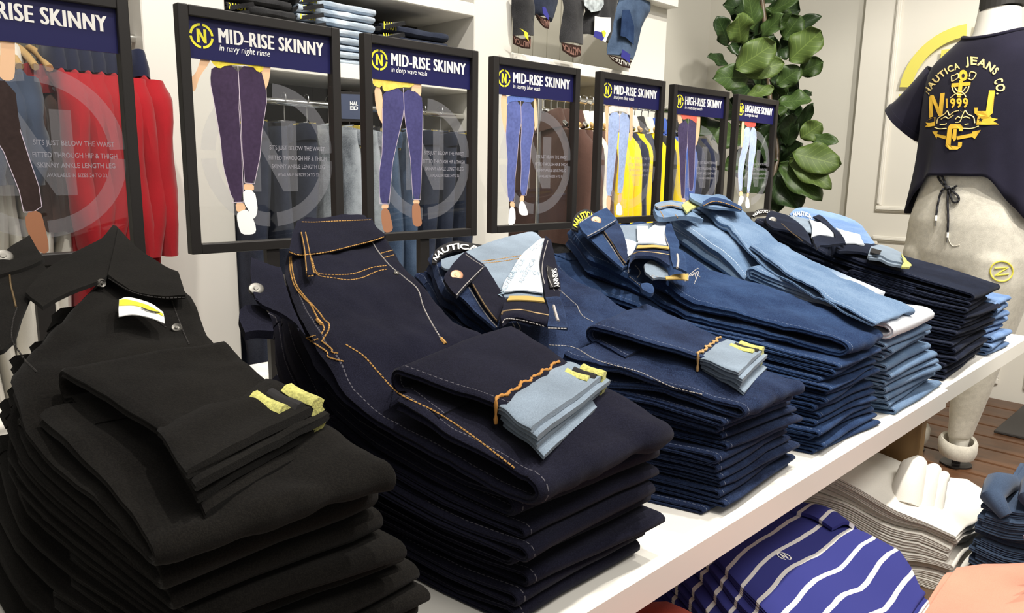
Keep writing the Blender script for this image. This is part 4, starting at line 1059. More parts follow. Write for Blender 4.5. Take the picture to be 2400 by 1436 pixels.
# ------------------------------------------------------------------ pale alpine pairs: waists rolled at the back
k = 'pale alpine blue'
Za = (1500, 430, 2.519)
patch(k, 'rolled_waist', [[(290, 65), (380, 75), (480, 95), (560, 125)], [(300, 95), (400, 110), (500, 130), (600, 158)], [(370, 130), (420, 145), (500, 150), (590, 160)]], Za, D_alpine, 0.016, 0.006)
patch(k, 'waistband', [[(370, 110), (430, 85), (520, 105), (600, 140)], [(365, 135), (430, 110), (520, 125), (600, 158)]], Za, D_stormy, 0.026, 0.004, ni=5)
patch(k, 'yellow_waist_tape', [[(245, 130), (280, 105), (310, 85)], [(275, 175), (310, 150), (360, 130)]], Za, M_yellowtab, 0.006, 0.004)
patch(k, 'back_waist', [[(80, 165), (90, 130), (170, 112), (250, 120)], [(100, 205), (140, 180), (220, 160), (300, 170)], [(140, 215), (220, 205), (300, 205), (370, 225)]], Za, D_alpine, -0.006, 0.010)
patch(k, 'denim_facing', [[(85, 130), (170, 112), (245, 118)], [(110, 150), (180, 135), (260, 150)]], Za, M_inner, 0.004, 0.003, ni=5)
thread(k, 'stitching', [[(375, 130), (440, 105), (530, 125), (595, 155)], [(100, 140), (180, 130), (250, 140)], [(120, 165), (135, 190), (140, 212)], [(210, 185), (225, 205), (230, 225)]], Za, M_gold, 0.0010, 0.006)

# ------------------------------------------------------------------ true navy pair, waist open, pale cuff
k = 'true navy'
Zt = (1740, 470, 5.4545)
ring_label(k, [(110, 200), (180, 130), (260, 112), (350, 125), (440, 150)], [(150, 215), (220, 175), (290, 165), (350, 170), (430, 190)], Zt, M_blacktab, 'NAUTICA', M_wht, 0.008, 0.05, 0.8)
patch(k, 'back_panel', [[(600, 180), (680, 110), (800, 95), (950, 120), (1250, 190), (1480, 290), (1580, 400), (1690, 555)], [(640, 215), (720, 190), (850, 200), (980, 240), (1200, 310), (1400, 400), (1500, 470), (1600, 570)], [(700, 260), (780, 250), (880, 280), (1000, 330), (1180, 400), (1330, 500), (1450, 560), (1560, 590)]], Zt, D_vint, 0.010, 0.004, nj=26, label='pale washed back panel of the open waist')
m = MB(); pl_ = plane_of(k, 0.0155)
put_text(m, 'NAUTICA', lambda x, y: pl_(1740 + (660 + 230 * x - 14 * y) / 5.4545, 470 + (212 - 60 * x * (1.6 - x) + 60 * x * x - 55 * y) / 5.4545), bold=0.03)
ST[k]['top'].part('waistband_lettering', m, M_wht, False)
patch(k, 'inside_panel', [[(560, 190), (720, 220), (860, 250)], [(700, 280), (800, 300), (900, 330)], [(800, 400), (850, 410), (900, 420)]], Zt, M_inner, 0.014, 0.003)
patch(k, 'pocket_bag', [[(850, 235), (950, 275), (1060, 290)], [(890, 350), (1000, 350), (1150, 400)], [(880, 470), (1000, 440), (1165, 470)]], Zt, M_pocket, 0.020, 0.003, label='white pocket lining')
patch(k, 'pocket_bag', [[(1190, 350), (1300, 390), (1500, 440)], [(1260, 430), (1380, 460), (1520, 500)], [(1320, 550), (1420, 550), (1560, 570)]], Zt, M_pocket, 0.016, 0.003, label='white pocket lining')
patch(k, 'fly_extension', [[(900, 215), (980, 190), (1060, 240)], [(1050, 300), (1110, 300), (1180, 370)], [(1170, 420), (1220, 430), (1290, 480)], [(1190, 520), (1260, 530), (1320, 560)]], Zt, D_true, 0.023, 0.004)
patch(k, 'waistband_flap', [[(295, 230), (340, 150), (450, 160), (580, 200)], [(310, 290), (420, 260), (560, 280), (720, 300)], [(350, 330), (520, 330), (700, 390), (830, 420)], [(400, 360), (600, 400), (760, 500), (880, 580)]], Zt, D_true, 0.022, 0.005)
patch(k, 'rolled_fly', [[(890, 480), (1000, 455), (1180, 490), (1300, 560)], [(920, 560), (960, 530), (1100, 500), (1240, 560)], [(950, 630), (970, 600), (1000, 580), (1100, 580)]], Zt, D_true, 0.026, 0.005)
stud(k, 'button', (385, 252), Zt, 0.0095, M_steel)
cord(k, 'zip', [[(500, 290), (620, 400), (740, 490), (810, 570)]], Zt, M_zip, 0.0009)
patch(k, 'turned_cuff', [[(1640, 595), (1760, 580), (1900, 620), (2010, 670)], [(1610, 680), (1740, 660), (1880, 690), (2070, 750)], [(1600, 720), (1740, 710), (1880, 770), (2110, 820)]], Zt, M_inner, 0.018, 0.006, label='pale inside of the turned-up cuff')
patch(k, 'turned_cuff', [[(1600, 730), (1740, 720), (1880, 790), (2110, 830)], [(1620, 745), (1760, 760), (1880, 815), (2080, 850)]], Zt, M_inner, 0.014, 0.005, ni=5)
patch(k, 'folded_leg', [[(1190, 610), (1350, 570), (1560, 560), (1800, 590), (2000, 665)], [(1200, 640), (1350, 610), (1560, 620), (1800, 640), (2010, 700)], [(1240, 660), (1400, 660), (1600, 690), (1800, 740), (2040, 790)]], Zt, D_true, 0.010, 0.006)
patch(k, 'cuff_label', [[(1650, 605), (1780, 640)], [(1630, 660), (1750, 690)]], Zt, M_blacktab, 0.026, 0.001, wr=0, ni=4, nj=4)
patch(k, 'yellow_tab', [[(2030, 700), (2090, 760)], [(2060, 790), (2160, 830)], [(2030, 850), (2130, 870)]], Zt, M_yellowtab, 0.026, 0.004, wr=0.003)
# ================================================================== piles on the low table
def striped(name, base, stripe, period, width):
    if name in MATS: return MATS[name]
    m, nt, b = _new(name); N, L = nt.nodes, nt.links
    tc = N.new('ShaderNodeTexCoord'); sp = N.new('ShaderNodeSeparateXYZ'); L.new(tc.outputs['Object'], sp.inputs[0])
    n = N.new('ShaderNodeTexNoise'); n.inputs['Scale'].default_value = 9; L.new(tc.outputs['Object'], n.inputs['Vector'])
    a = N.new('ShaderNodeMath'); a.operation = 'MULTIPLY_ADD'; a.inputs[1].default_value = 0.012; L.new(n.outputs[0], a.inputs[0]); L.new(sp.outputs[1], a.inputs[2])
    p = N.new('ShaderNodeMath'); p.operation = 'PINGPONG'; p.inputs[1].default_value = period / 2; L.new(a.outputs[0], p.inputs[0])
    g = N.new('ShaderNodeMath'); g.operation = 'LESS_THAN'; g.inputs[1].default_value = width / 2; L.new(p.outputs[0], g.inputs[0])
    mx = N.new('ShaderNodeMix'); mx.data_type = 'RGBA'; mx.inputs[6].default_value = (*base, 1); mx.inputs[7].default_value = (*stripe, 1)
    L.new(g.outputs[0], mx.inputs[0]); L.new(mx.outputs[2], b.inputs['Base Color'])
    b.inputs['Roughness'].default_value = 0.95; b.inputs['Specular IOR Level'].default_value = 0.12
    MATS[name] = m; return m

def tee_pile(n, xl, xr, y0, y1, z0, H, mat, name, cat, group, lab, seed, slope=0.0, jit=0.008, y1j=0.01, round_=0.0, extra=None, top_lab=None, spread=0.0):
    """folded tops: each a U-folded ribbon, rounded fold to the shopper"""
    rr = random.Random(seed); out = []
    w = [rr.uniform(.8, 1.2) for _ in range(n)]; cw = np.r_[0, np.cumsum(w)] / sum(w)
    Hy = lambda y: H(y) if callable(H) else H
    for i in range(n):
        dx = rr.uniform(-jit, jit); dy = rr.uniform(-jit, jit)
        zb = lambda y: z0 + 0.0006 + cw[i] * Hy(y); zt = lambda y: z0 + cw[i + 1] * Hy(y)
        rows = []; yf, yb = y0 + dy, y1 + rr.uniform(-y1j, y1j)
        if i == n - 1: yf = y0
        hh = zt(yf) - zb(yf); ext = max(0.5 * hh, 0.003)
        def row(y, f, ww, yy=None): rows.append((xl(y) + dx - spread * (1 - i / (n - 1)), xr(y) + dx, y if yy is None else yy, zb(y) + f * (zt(y) - zb(y)), max(.002, ww * (zt(y) - zb(y))), 0))
        for y in np.linspace(yb, yf + ext, 14): row(y, .25, .47)
        for a in np.linspace(0, math.pi, 8)[1:-1]: row(yf + ext, .5 - .25 * math.cos(a), .45, yf + ext - ext * math.sin(a))
        for y in np.linspace(yf + ext, yb - 0.01, 14): row(y, .74, .47)
        c = ((xl(.4) + xr(.4)) / 2, (y0 + y1) / 2, zb((y0 + y1) / 2))
        pos = 'topmost' if i == n - 1 else ('lowest' if i == 0 else '%s from the bottom' % ORD[i])
        t = Thing(name, c, lab % pos, cat, group)
        m = MB(); ribbon(m, rows, 13 if i == n - 1 else 9, 0.0022 if i == n - 1 else 0.0012, 20, seed + i * 1.3)
        t.part('body', m, mat); out.append((t, m))
    return out

random.seed(3)
M_wtee = cloth('white_jersey', (0.80, 0.775, 0.70), 0.05, bump=0.15)
hw_ = lambda y: 0.118 + 0.05 * max(0, min(1, (y - 0.33) / 0.2)) - 0.02 * max(0, min(1, (0.36 - y) / 0.05))
W = tee_pile(10, lambda y: lut([(.30, 1.368), (.62, 1.30)], y), lambda y: lut([(.30, 1.640), (.36, 1.60), (.42, 1.525), (.62, 1.50)], y), .308, .60, LOW, hw_, M_wtee,
             'folded_tee', 'top', 'white tops on the low table', 'folded white top, %s of the white pile under the white table', 21)
t, m0 = W[-1]
for (u, v, dz, r) in ((2152, 1088, -.122, .020), (2190, 1102, -.132, .016), (2214, 1116, -.140, .012)):
    m = MB(); c = onZ(u, v, dz)
    m.tube([c + np.array([-0.065, -0.005, -0.060]), c + np.array([-0.045, 0.0, -0.036]), c + np.array([-0.012, 0.004, -0.004]), c + np.array([0.006, 0.002, -0.002]), c + np.array([0.016, 0.0, -0.012])], [r * 1.3, r * 1.35, r * 1.1, r * .85, r * .4], 10)
    t.part('rolled_sleeve', m, M_wtee, True)
M_str = striped('blue_white_stripe_jersey', (0.042, 0.047, 0.215), (0.80, 0.78, 0.74), 0.034, 0.0062)
hs_ = lambda y: 0.148 - 0.05 * max(0, min(1, (0.40 - y) / 0.14)) + 0.0 * y
B = tee_pile(11, lambda y: lut([(.24, .81), (.43, .885), (.55, .945), (.62, .96)], y), lambda y: lut([(.24, 1.10), (.34, 1.19), (.42, 1.185), (.62, 1.22)], y), .285, .62, LOW, hs_, M_str,
             'striped_tee', 'top', 'blue striped tops on the low table', 'folded blue top with white stripes, %s of the striped pile', 22, jit=0.010, spread=0.13)
t, m0 = B[-1]
bt = BVHTree.FromPolygons([Vector(v) for v in m0.v], [tuple(f) for f in m0.f])
def on_tree(tree, u, v, lift, fallback=None):
    r = ray(u, v); r /= np.linalg.norm(r); h = tree.ray_cast(Vector(EYE), Vector(r))
    if h[0] is None: return fallback
    return np.array(h[0]) - r * lift
c0 = on_tree(bt, 1838, 1303, 0.0015)
if c0 is not None:
    m = MB(); emblem(m, lambda a, b: c0 + np.array([0.75 * a + 0.5 * b, -0.6 * a + 0.75 * b, 0.1 * b - 0.1 * a]), 0.0105, 0.05, 1.1); t.part('chest_emblem', m, M_wht, False)
m = MB(); m.sheet(catgrid([[onZ(1855, 1200, -.146), onZ(1905, 1212, -.146), onZ(1950, 1240, -.150)], [onZ(1870, 1180, -.150), onZ(1930, 1190, -.142), onZ(1985, 1225, -.147)], [onZ(1905, 1185, -.165), onZ(1960, 1205, -.158), onZ(2010, 1245, -.162)]], 10, 10), 0.006)
t.part('sleeve', m, M_str)
M_dtee = cloth('slate_blue_jersey', (0.055, 0.085, 0.145), 0.3)
hd_ = lambda y: 0.165 + 0.05 * max(0, min(1, (0.24 - y) / 0.2))
Dp = tee_pile(9, lambda y: lut([(-.05, 1.42), (.28, 1.39)], y), lambda y: 1.66, .0, .285, LOW, hd_, M_dtee, 'folded_tee', 'top', 'slate blue tops on the low table',
              'folded slate blue top, %s of the pile at lower right', 23, jit=0.014)
lut_w = plain('white_print_label', (0.75, 0.75, 0.73), 0.7)
for i, (t, m0) in enumerate(Dp[1:7]):
    a = np.array(m0.v); k = a[:, 0].argmin(); p = a[k]
    m = MB(); q = np.array([p[0] - 0.002, 0.20 - 0.018 * i, (a[:, 2].min() + a[:, 2].max()) / 2])
    put_text(m, 'NAUTICA', lambda x, y: q + np.array([-0.0012, -0.055 * x, 0.0075 * (y - .5)]), bold=0.03); t.part('printed_size_label', m, lut_w, False)
t, m0 = Dp[-1]
for i in range(4):
    b = np.array([1.40 + 0.012 * i, 0.265 - 0.05 * i, LOW + 0.172 + 0.012 * i]); m = MB()
    m.tube([b + np.array([0.10, 0.0, 0.0]), b + np.array([0.04, 0.006, 0.012]), b + np.array([-0.004, 0.004, 0.004]), b + np.array([-0.012, -0.02, -0.018])], [.016, .022, .018, .010], 9)
    t.part('bunched_sleeve', m, M_dtee)
m = MB(); c = onZ(2392, 1300, -.13); m.sheet([[c + np.array([0.014 * i + 0.006 * j, -0.014 * i - 0.004 * j, 0.030 - 0.022 * j]) for i in range(4)] for j in range(4)], 0.0015)
p = t.part('hang_tag', m, plain('grey_card', (0.20, 0.22, 0.28), 0.5))
tee_pile(3, lambda y: lut([(-.1, .88), (.20, .90), (.275, 1.02)], y), lambda y: lut([(-.1, 1.36), (.20, 1.33), (.275, 1.24)], y), -.08, .275, LOW, lambda y: 0.118 - 0.02 * max(0, (y - .16) / .1), cloth('salmon_jersey', (0.72, 0.33, 0.23), 0.08),
         'folded_tee', 'top', 'salmon pink tops on the low table', 'folded salmon pink top, %s of the pink pile', 24)
tee_pile(4, lambda y: .40, lambda y: lut([(.2, .74), (.46, .73), (.53, .66)], y), .22, .535, LOW, lambda y: 0.178, cloth('rust_red_jersey', (0.30, 0.035, 0.018), 0.1),
         'folded_tee', 'top', 'rust red tops on the low table', 'folded rust red top, %s of the red pile', 25)

# ================================================================== mannequin
MC = np.array([2.895, 0.712]); MF = np.array([-0.955, 0.285]); ML = np.array([-0.285, -0.955])
def mq(a, b, z): return np.array([MC[0] + ML[0] * a + MF[0] * b, MC[1] + ML[1] * a + MF[1] * b, z])
M_mann = plain('white_mannequin', (0.84, 0.81, 0.73), 0.45)
M_tee = cloth('navy_jersey', (0.0125, 0.0115, 0.024), 0.15, scale=700, bump=0.15, sheen=0.1)
M_jog = cloth('heather_grey_fleece', (0.60, 0.57, 0.49), 0.12, scale=420, blotch=60)
tm = t = Thing('mannequin', (MC[0], MC[1], DECK), 'white headless mannequin with black neck cap standing on the timber deck', 'mannequin')
def ell(a0, b0, z, w, d, n=28, p=2.3, zf=None):
    R = []
    for k in range(n):
        th = 2 * math.pi * k / n; c, s = math.cos(th), math.sin(th)
        x = w * math.copysign(abs(c) ** (2 / p), c); y = d * math.copysign(abs(s) ** (2 / p), s)
        R.append(mq(a0 + x, b0 + y, z + (zf(th) if zf else 0)))
    return R
m = MB()
m.loft([ell(0, .02, z, w, d) for z, w, d in ((.10, .165, .11), (.25, .17, .115), (.38, .135, .10), (.50, .145, .105), (.64, .175, .11), (.73, .185, .095), (.785, .15, .08), (.825, .085, .066), (.855, .066, .060), (.90, .060, .058), (.925, .058, .057))])
body = t.part('torso', m, M_mann)
m = MB(); m.loft([ell(0.004, .02, z, .0605, .0595, zf=lambda th: 0.010 * math.cos(th)) for z in (.922, .93, .962, .966)]); t.part('neck_cap', m, plain('matt_black_cap', (0.03, 0.028, 0.026), 0.6), False)
for sgn, (ka, aa) in ((-1, (-.13, -.14)), (1, (.066, .036))):
    m = MB(); m.loft([ell(k, b, z, r, r * 1.05, 16) for k, b, z, r in ((sgn * .085, .02, .12, .075), ((sgn * .085 + ka) / 2, .03, -.08, .062), (ka, .02, -.24, .048), (aa, .0, -.40, .040), (aa, .0, -.53, .028))]); t.part('leg', m, M_mann)

# tee
J = Thing('t_shirt', mq(0, 0, .4), 'navy tee with yellow anchor print worn by the mannequin', 'top')
def fold(th, k, ph): return 1 + 0.025 * math.sin(k * th + ph)
rings = []
prof = ((.850, .098, .085, .0), (.838, .112, .092, .0), (.800, .165, .100, .0), (.765, .200, .108, .0), (.71, .212, .122, .0), (.63, .210, .135, .3), (.54, .206, .138, .6), (.46, .204, .138, 1.0), (.42, .206, .140, 1.2), (.40, .210, .144, 1.2))
for z, w, d, fo in prof:
    R = []
    for k in range(64):
        th = 2 * math.pi * k / 64; c, s = math.cos(th), math.sin(th)
        f = 1 + 0.026 * fo * math.sin(9 * th + z * 9) + 0.018 * fo * math.sin(15 * th - z * 20) + 0.012 * fo * math.sin(23 * th + z * 30)
        zz = z
        if z < .84 and z > .78: zz = z - 0.012 * abs(c) ** 2
        side = min(1.0, max(0.0, (abs(c) - 0.40) / 0.5))
        if z <= .42: zz = z - (0.045 if z == .42 else 0.135) * side ** 1.2; f += 0.06 * side * (1 if z < .41 else .5)
        if z > .83: zz = z - 0.018 * max(0, s) ** 2
        R.append(mq(w * f * math.copysign(abs(c) ** .85, c), 0.012 + d * f * math.copysign(abs(s) ** .85, s), zz))
    rings.append(R)
m = MB(); m.loft(rings, cap=False); teem = m
to = J.part('body', m, M_tee, 2, sub=1)
sd = to.modifiers.new('cloth', 'SOLIDIFY'); sd.thickness = 0.003; sd.offset = -1
m = MB(); R1 = [np.array(p) for p in rings[0]]; m.tube(R1 + [R1[0], R1[1]], 0.006, 8, cap=False); J.part('neckband', m, M_tee)
for sgn in (-1, 1):
    S0, S1 = np.array([sgn * .165, 0.0, .715]), np.array([sgn * .292, 0.025, .575]); m = MB(); rr = []
    for f in np.linspace(0, 1, 9):
        c = S0 + (S1 - S0) * f; ax = (S1 - S0) / np.linalg.norm(S1 - S0); up_ = np.array([ax[2] * -sgn, 0, abs(ax[0])]); up_ = up_ / np.linalg.norm(up_); fr = np.cross(ax, up_)
        r = .080 - .006 * f + (.0035 if f > .85 else 0)
        rr.append([mq(*(c + up_ * r * 1.08 * math.cos(q) + fr * r * .85 * math.sin(q) * (1 + .04 * math.sin(5 * q + f * 6)))) for q in np.linspace(0, 2 * math.pi, 24, endpoint=False)])
    m.loft(rr, cap=False); so = J.part('sleeve', m, M_tee); md = so.modifiers.new('cloth', 'SOLIDIFY'); md.thickness = .003
    m = MB(); cr = [rr[-1], rr[-2]]; ctr = np.mean(rr[-1], 0)
    band = []
    for (src, sc_) in ((rr[-1], 1.07), (rr[-2], 1.07), (rr[-2], 1.02), (rr[-1], 1.0)):
        cc = np.mean(src, 0); band.append([cc + (p - cc) * sc_ for p in src])
    m.loft(band + [band[0]], cap=False); J.part('rolled_cuff', m, M_tee, parent=so)
teeT = BVHTree.FromPolygons([Vector(v) for v in teem.v], [tuple(f) for f in teem.f])
M_print = plain('yellow_chest_print', srgb(246, 198, 66), 0.6); M_printd = plain('navy_print_gap', (0.0125, 0.0115, 0.024), 0.8); M_printp = plain('pale_yellow_print', srgb(250, 226, 150), 0.6)
ZP = (2100, 120, 5.523)
def pp(a, b, lift=0.0014): return on_tree(teeT, ZP[0] + a / ZP[2], ZP[1] + b / ZP[2], lift, mq(0, .15, .6))
def dense(poly, step=45):
    out = []
    for i, p in enumerate(poly):
        q = poly[(i + 1) % len(poly)]; n = max(1, int(math.hypot(q[0] - p[0], q[1] - p[1]) / step))
        out += [(p[0] + (q[0] - p[0]) * k / n, p[1] + (q[1] - p[1]) * k / n) for k in range(n)]
    return out
def ppoly(polys, name, mat, lift=0.0014):
    for i, P in enumerate(polys):
        m = MB(); D = dense(P); m.add([pp(a, b, lift + .00008 * i) for a, b in D], [tuple(range(len(D)))])
        J.part(name, m, mat, False)
def arc_text(word, base, h, name, mat, bold=.03, hf=None):
    A = cat_path([(a, b, 0) for a, b in base], 60)[:, :2]; T = np.gradient(A, axis=0); T /= np.linalg.norm(T, axis=1, keepdims=True)
    m = MB()
    def fn(x, y):
        f = x * 59; i = min(58, int(f)); g = f - i; c = A[i] * (1 - g) + A[i + 1] * g; tt = T[i] * (1 - g) + T[i + 1] * g
        n = np.array([tt[1], -tt[0]]); q = c + n * h * y; return pp(q[0], q[1])
    put_text(m, word, fn, bold=bold, spacing=1.15); J.part(name, m, mat, False)
arc_text('NAUTICA', [(425, 562), (475, 478), (555, 388), (645, 308), (740, 256), (830, 225)], 78, 'print_lettering', M_printp)
arc_text('JEANS', [(905, 212), (1010, 208), (1110, 240), (1190, 285), (1250, 335)], 100, 'print_lettering', M_printp)
arc_text('CO.', [(1258, 385), (1285, 455), (1298, 560)], 115, 'print_lettering', M_printp)
arc_text('1999', [(648, 742), (790, 738), (935, 735)], 120, 'print_lettering', M_print)
ppoly([[(428, 590), (470, 562), (480, 845), (428, 862)], [(575, 545), (632, 538), (600, 832), (545, 835)], [(442, 572), (486, 566), (606, 832), (548, 835)]], 'print_letter', M_print)
ppoly([[(1205, 508), (1282, 508), (1252, 800), (1200, 845), (1050, 832), (1015, 800), (1013, 730), (1062, 730), (1055, 775), (1165, 775)]], 'print_letter', M_print)
ppoly([[(670, 985), (705, 942), (830, 940), (868, 985), (862, 1035), (815, 1035), (812, 1000), (728, 1000), (705, 1222), (800, 1225), (805, 1175), (856, 1175), (850, 1232), (795, 1272), (690, 1272), (640, 1225)]], 'print_letter', M_print)
ppoly([[(745, 1005), (788, 1005), (778, 1140), (750, 1168), (724, 1120)], [(470, 1038), (540, 1035), (532, 1070), (648, 1096), (640, 1140), (530, 1106), (525, 1132)], [(782, 1102), (985, 1062), (990, 1040), (1097, 1020), (1020, 1136), (985, 1110), (790, 1145)]], 'print_anchor_flukes', M_print)
ppoly([[(440, 872), (510, 850), (505, 965), (370, 985), (402, 945), (378, 915)], [(1060, 830), (1225, 846), (1240, 862), (1318, 876), (1260, 905), (1332, 946), (1215, 950), (1038, 950)]], 'print_banner', M_print)
ppoly([[(1095 + (34 if k % 2 == 0 else 14) * math.sin(k * math.pi / 5), 888 - (34 if k % 2 == 0 else 14) * math.cos(k * math.pi / 5)) for k in range(10)]], 'print_star', M_printd, .0020)
ppoly([[(820, 370), (868, 370), (842, 600), (788, 596)], [(720, 416), (966, 395), (962, 440), (714, 466)], [(870 + 56 * math.cos(q), 312 + 72 * math.sin(q)) for q in np.linspace(0, 2 * math.pi, 20, endpoint=False)]], 'print_anchor', M_print)
ppoly([[(870 + 20 * math.cos(q), 316 + 28 * math.sin(q)) for q in np.linspace(0, 2 * math.pi, 12, endpoint=False)]], 'print_anchor_eye', M_printd, .0020)
def pline(lines, name, mat, w=.0017):
    for Ls in lines:
        P = cat_path([(a, b, 0) for a, b in Ls], 6 * len(Ls)); m = MB(); m.tube([pp(a, b, .0008) for a, b, _ in P], w, 5); J.part(name, m, mat)
pline([[(728, 468), (745, 520), (800, 560), (860, 560), (920, 520), (945, 450)], [(760, 470), (800, 520), (860, 520), (910, 460)], [(705, 605), (760, 560), (800, 540)], [(905, 595), (880, 550), (850, 530)],
       [(720, 390), (720, 320), (750, 315), (800, 290), (805, 340), (760, 375), (725, 390)], [(950, 330), (965, 270), (1035, 290), (985, 370), (930, 350)],
       [(530, 935), (545, 870), (630, 812), (665, 775), (690, 828), (740, 790), (810, 768)], [(585, 880), (640, 850), (680, 870), (740, 830)], [(768, 922), (825, 912), (860, 830), (895, 770), (930, 815), (1000, 850), (1020, 930)], [(770, 880), (800, 850), (830, 860)], [(870, 860), (910, 850), (960, 870)], [(500, 985), (560, 1005), (650, 1000)], [(870, 1000), (980, 1000), (1070, 970)], [(570, 950), (640, 945), (650, 930)], [(890, 950), (940, 940)]], 'print_line', M_printp)

# joggers
G = Thing('jogger_trousers', mq(0, 0, -.5), 'heather grey joggers with black drawstring worn by the mannequin', 'trousers')
hip = []
for z, w, d in ((.405, .178, .126), (.395, .182, .130), (.372, .178, .128), (.345, .184, .132), (.335, .187, .135), (.25, .205, .150), (.15, .210, .152), (.10, .202, .146), (.06, .186, .130), (.04, .15, .10)):
    R = []
    for k in range(56):
        th = 2 * math.pi * k / 56; c, s = math.cos(th), math.sin(th)
        f = 1 + (0.010 * math.sin(26 * th) if .34 < z < .40 else 0.006 * math.sin(7 * th + z * 12))
        R.append(mq((w * f) * math.copysign(abs(c) ** .88, c), .012 + d * f * math.copysign(abs(s) ** .88, s), z))
    hip.append(R)
hipm = MB(); hipm.loft(hip, cap=True); jall = MB(); jall.loft(hip, cap=True)
legms = []
for sgn, pth in ((-1, ((-.095, .012, .22, .085, .115), (-.100, .012, .14, .108, .142), (-.100, .014, .06, .104, .138), (-.115, .016, -.08, .086, .112), (-.13, .014, -.22, .066, .088), (-.135, .006, -.32, .055, .070), (-.138, .0, -.42, .044, .055), (-.14, .0, -.50, .036, .044))),
                 (1, ((.095, .012, .22, .085, .115), (.098, .012, .14, .108, .142), (.092, .014, .06, .104, .140), (.078, .016, -.08, .090, .118), (.066, .014, -.22, .070, .090), (.058, .006, -.32, .057, .070), (.046, .0, -.42, .044, .055), (.036, .0, -.50, .035, .044)))):
    m = MB(); rg = []
    for (a0, b0, z, w, d) in pth:
        rg.append([mq(a0 + w * math.cos(q) * (1 + .02 * math.sin(5 * q + z * 14)), b0 + d * math.sin(q) * (1 + .02 * math.sin(4 * q - z * 17)), z) for q in np.linspace(0, 2 * math.pi, 32, endpoint=False)])
    m.loft(rg, cap=False); legms.append(m); jall.loft(rg, cap=True); lo_ = None
    a0, b0 = pth[-1][0], pth[-1][1]
    m = MB(); rg = []
    for (r, dz) in ((.046, .022), (.054, .026), (.060, .014), (.060, -.014), (.055, -.03), (.046, -.024), (.044, 0.0), (.046, .022)):
        rg.append([mq(a0 + r * math.cos(q) * (1.0 + .03 * math.sin(3 * q)), b0 + r * 1.1 * math.sin(q), -.530 + dz + .010 * math.cos(q + 2.6)) for q in np.linspace(0, 2 * math.pi, 28, endpoint=False)])
    m.loft(rg, cap=False); G.part('rolled_cuff', m, M_jog, parent=lo_)
    m = MB(); m.tube([mq(a0, b0, -.52), mq(a0, b0, DECK + .004)], .014, 10); m.tube([mq(a0, b0, DECK + .006), mq(a0, b0, DECK + .0005)], .05, 20); tm.part('support_rod', m, M_black)
jo = G.part('body', jall, M_jog, 2)
md = jo.modifiers.new('one_piece', 'REMESH'); md.mode = 'VOXEL'; md.voxel_size = 0.0065; md.use_smooth_shade = True
md = jo.modifiers.new('soften', 'SMOOTH'); md.factor = 0.5; md.iterations = 9
V = []; Fc = []
for mm in [hipm] + legms:
    o = len(V); V += [Vector(v) for v in mm.v]; Fc += [tuple(o + i for i in f) for f in mm.f]
jogT = BVHTree.FromPolygons(V, Fc)
ZJ = (2080, 380, 4.225)
def jj(a, b, lift=.005): return on_tree(jogT, ZJ[0] + a / ZJ[2], ZJ[1] + b / ZJ[2], lift, mq(0, .15, .3))
M_cord = plain('black_cord', (0.012, 0.012, 0.016), 0.8)
for nm, pts in (('drawstring_loop', [(592, 262), (530, 195), (500, 145), (528, 122), (565, 190), (592, 262)]), ('drawstring_end', [(588, 248), (535, 285), (502, 400), (482, 528)]), ('drawstring_end', [(600, 262), (596, 400), (601, 560), (596, 694)]),
                ('drawstring_loop', [(606, 256), (650, 292), (702, 340), (702, 384), (655, 396), (628, 340), (606, 262)]), ('drawstring_loop', [(600, 262), (645, 256), (685, 234)])):
    P = cat_path([(a, b, 0) for a, b in pts], 8 * len(pts)); m = MB(); m.tube([jj(a, b, .007 + .002 * math.sin(i)) for i, (a, b, _) in enumerate(P)], .0034, 7); G.part(nm, m, M_cord)
m = MB(); m.tube([jj(590, 244, .012), jj(600, 268, .012)], .0075, 8); G.part('drawstring_knot', m, M_cord)
for pts in ([(482, 528), (475, 632)], [(596, 694), (590, 796)]):
    m = MB(); m.tube([jj(*pts[0], .007), jj((pts[0][0] + pts[1][0]) / 2, (pts[0][1] + pts[1][1]) / 2, .007)], .0036, 8); G.part('cord_tip_sleeve', m, M_tagwhite)
    m = MB(); m.tube([jj((pts[0][0] + pts[1][0]) / 2, (pts[0][1] + pts[1][1]) / 2, .007), jj(*pts[1], .007)], .0030, 8); G.part('metal_tip', m, M_steel)
M_jy = plain('yellow_leg_embroidery', (0.80, 0.72, 0.10), 0.7)
m = MB(); P = [(1130 + 112 * math.cos(q), 1080 + 100 * math.sin(q)) for q in np.linspace(0, 2 * math.pi, 40)]; m.tube([jj(a, b, .001) for a, b in P], .0024, 6); G.part('leg_emblem_ring', m, M_jy)
m = MB(); P = cat_path([(a, b, 0) for a, b in ((1060, 1050), (1120, 1047), (1195, 1042))], 8); P2 = cat_path([(a, b, 0) for a, b in ((1195, 1042), (1130, 1080), (1070, 1120))], 8); P3 = cat_path([(a, b, 0) for a, b in ((1070, 1120), (1130, 1115), (1200, 1108))], 8)
m.tube([jj(a, b, .001) for a, b, _ in list(P) + list(P2)[1:] + list(P3)[1:]], .0024, 6); G.part('leg_emblem_letter', m, M_jy)
m = MB(); P = cat_path([(a, b, 0) for a, b in ((600, 700), (610, 780), (650, 830), (715, 820))], 20); m.tube([jj(a, b, .0008) for a, b, _ in P], .0012, 5); G.part('fly_seam', m, M_jog)

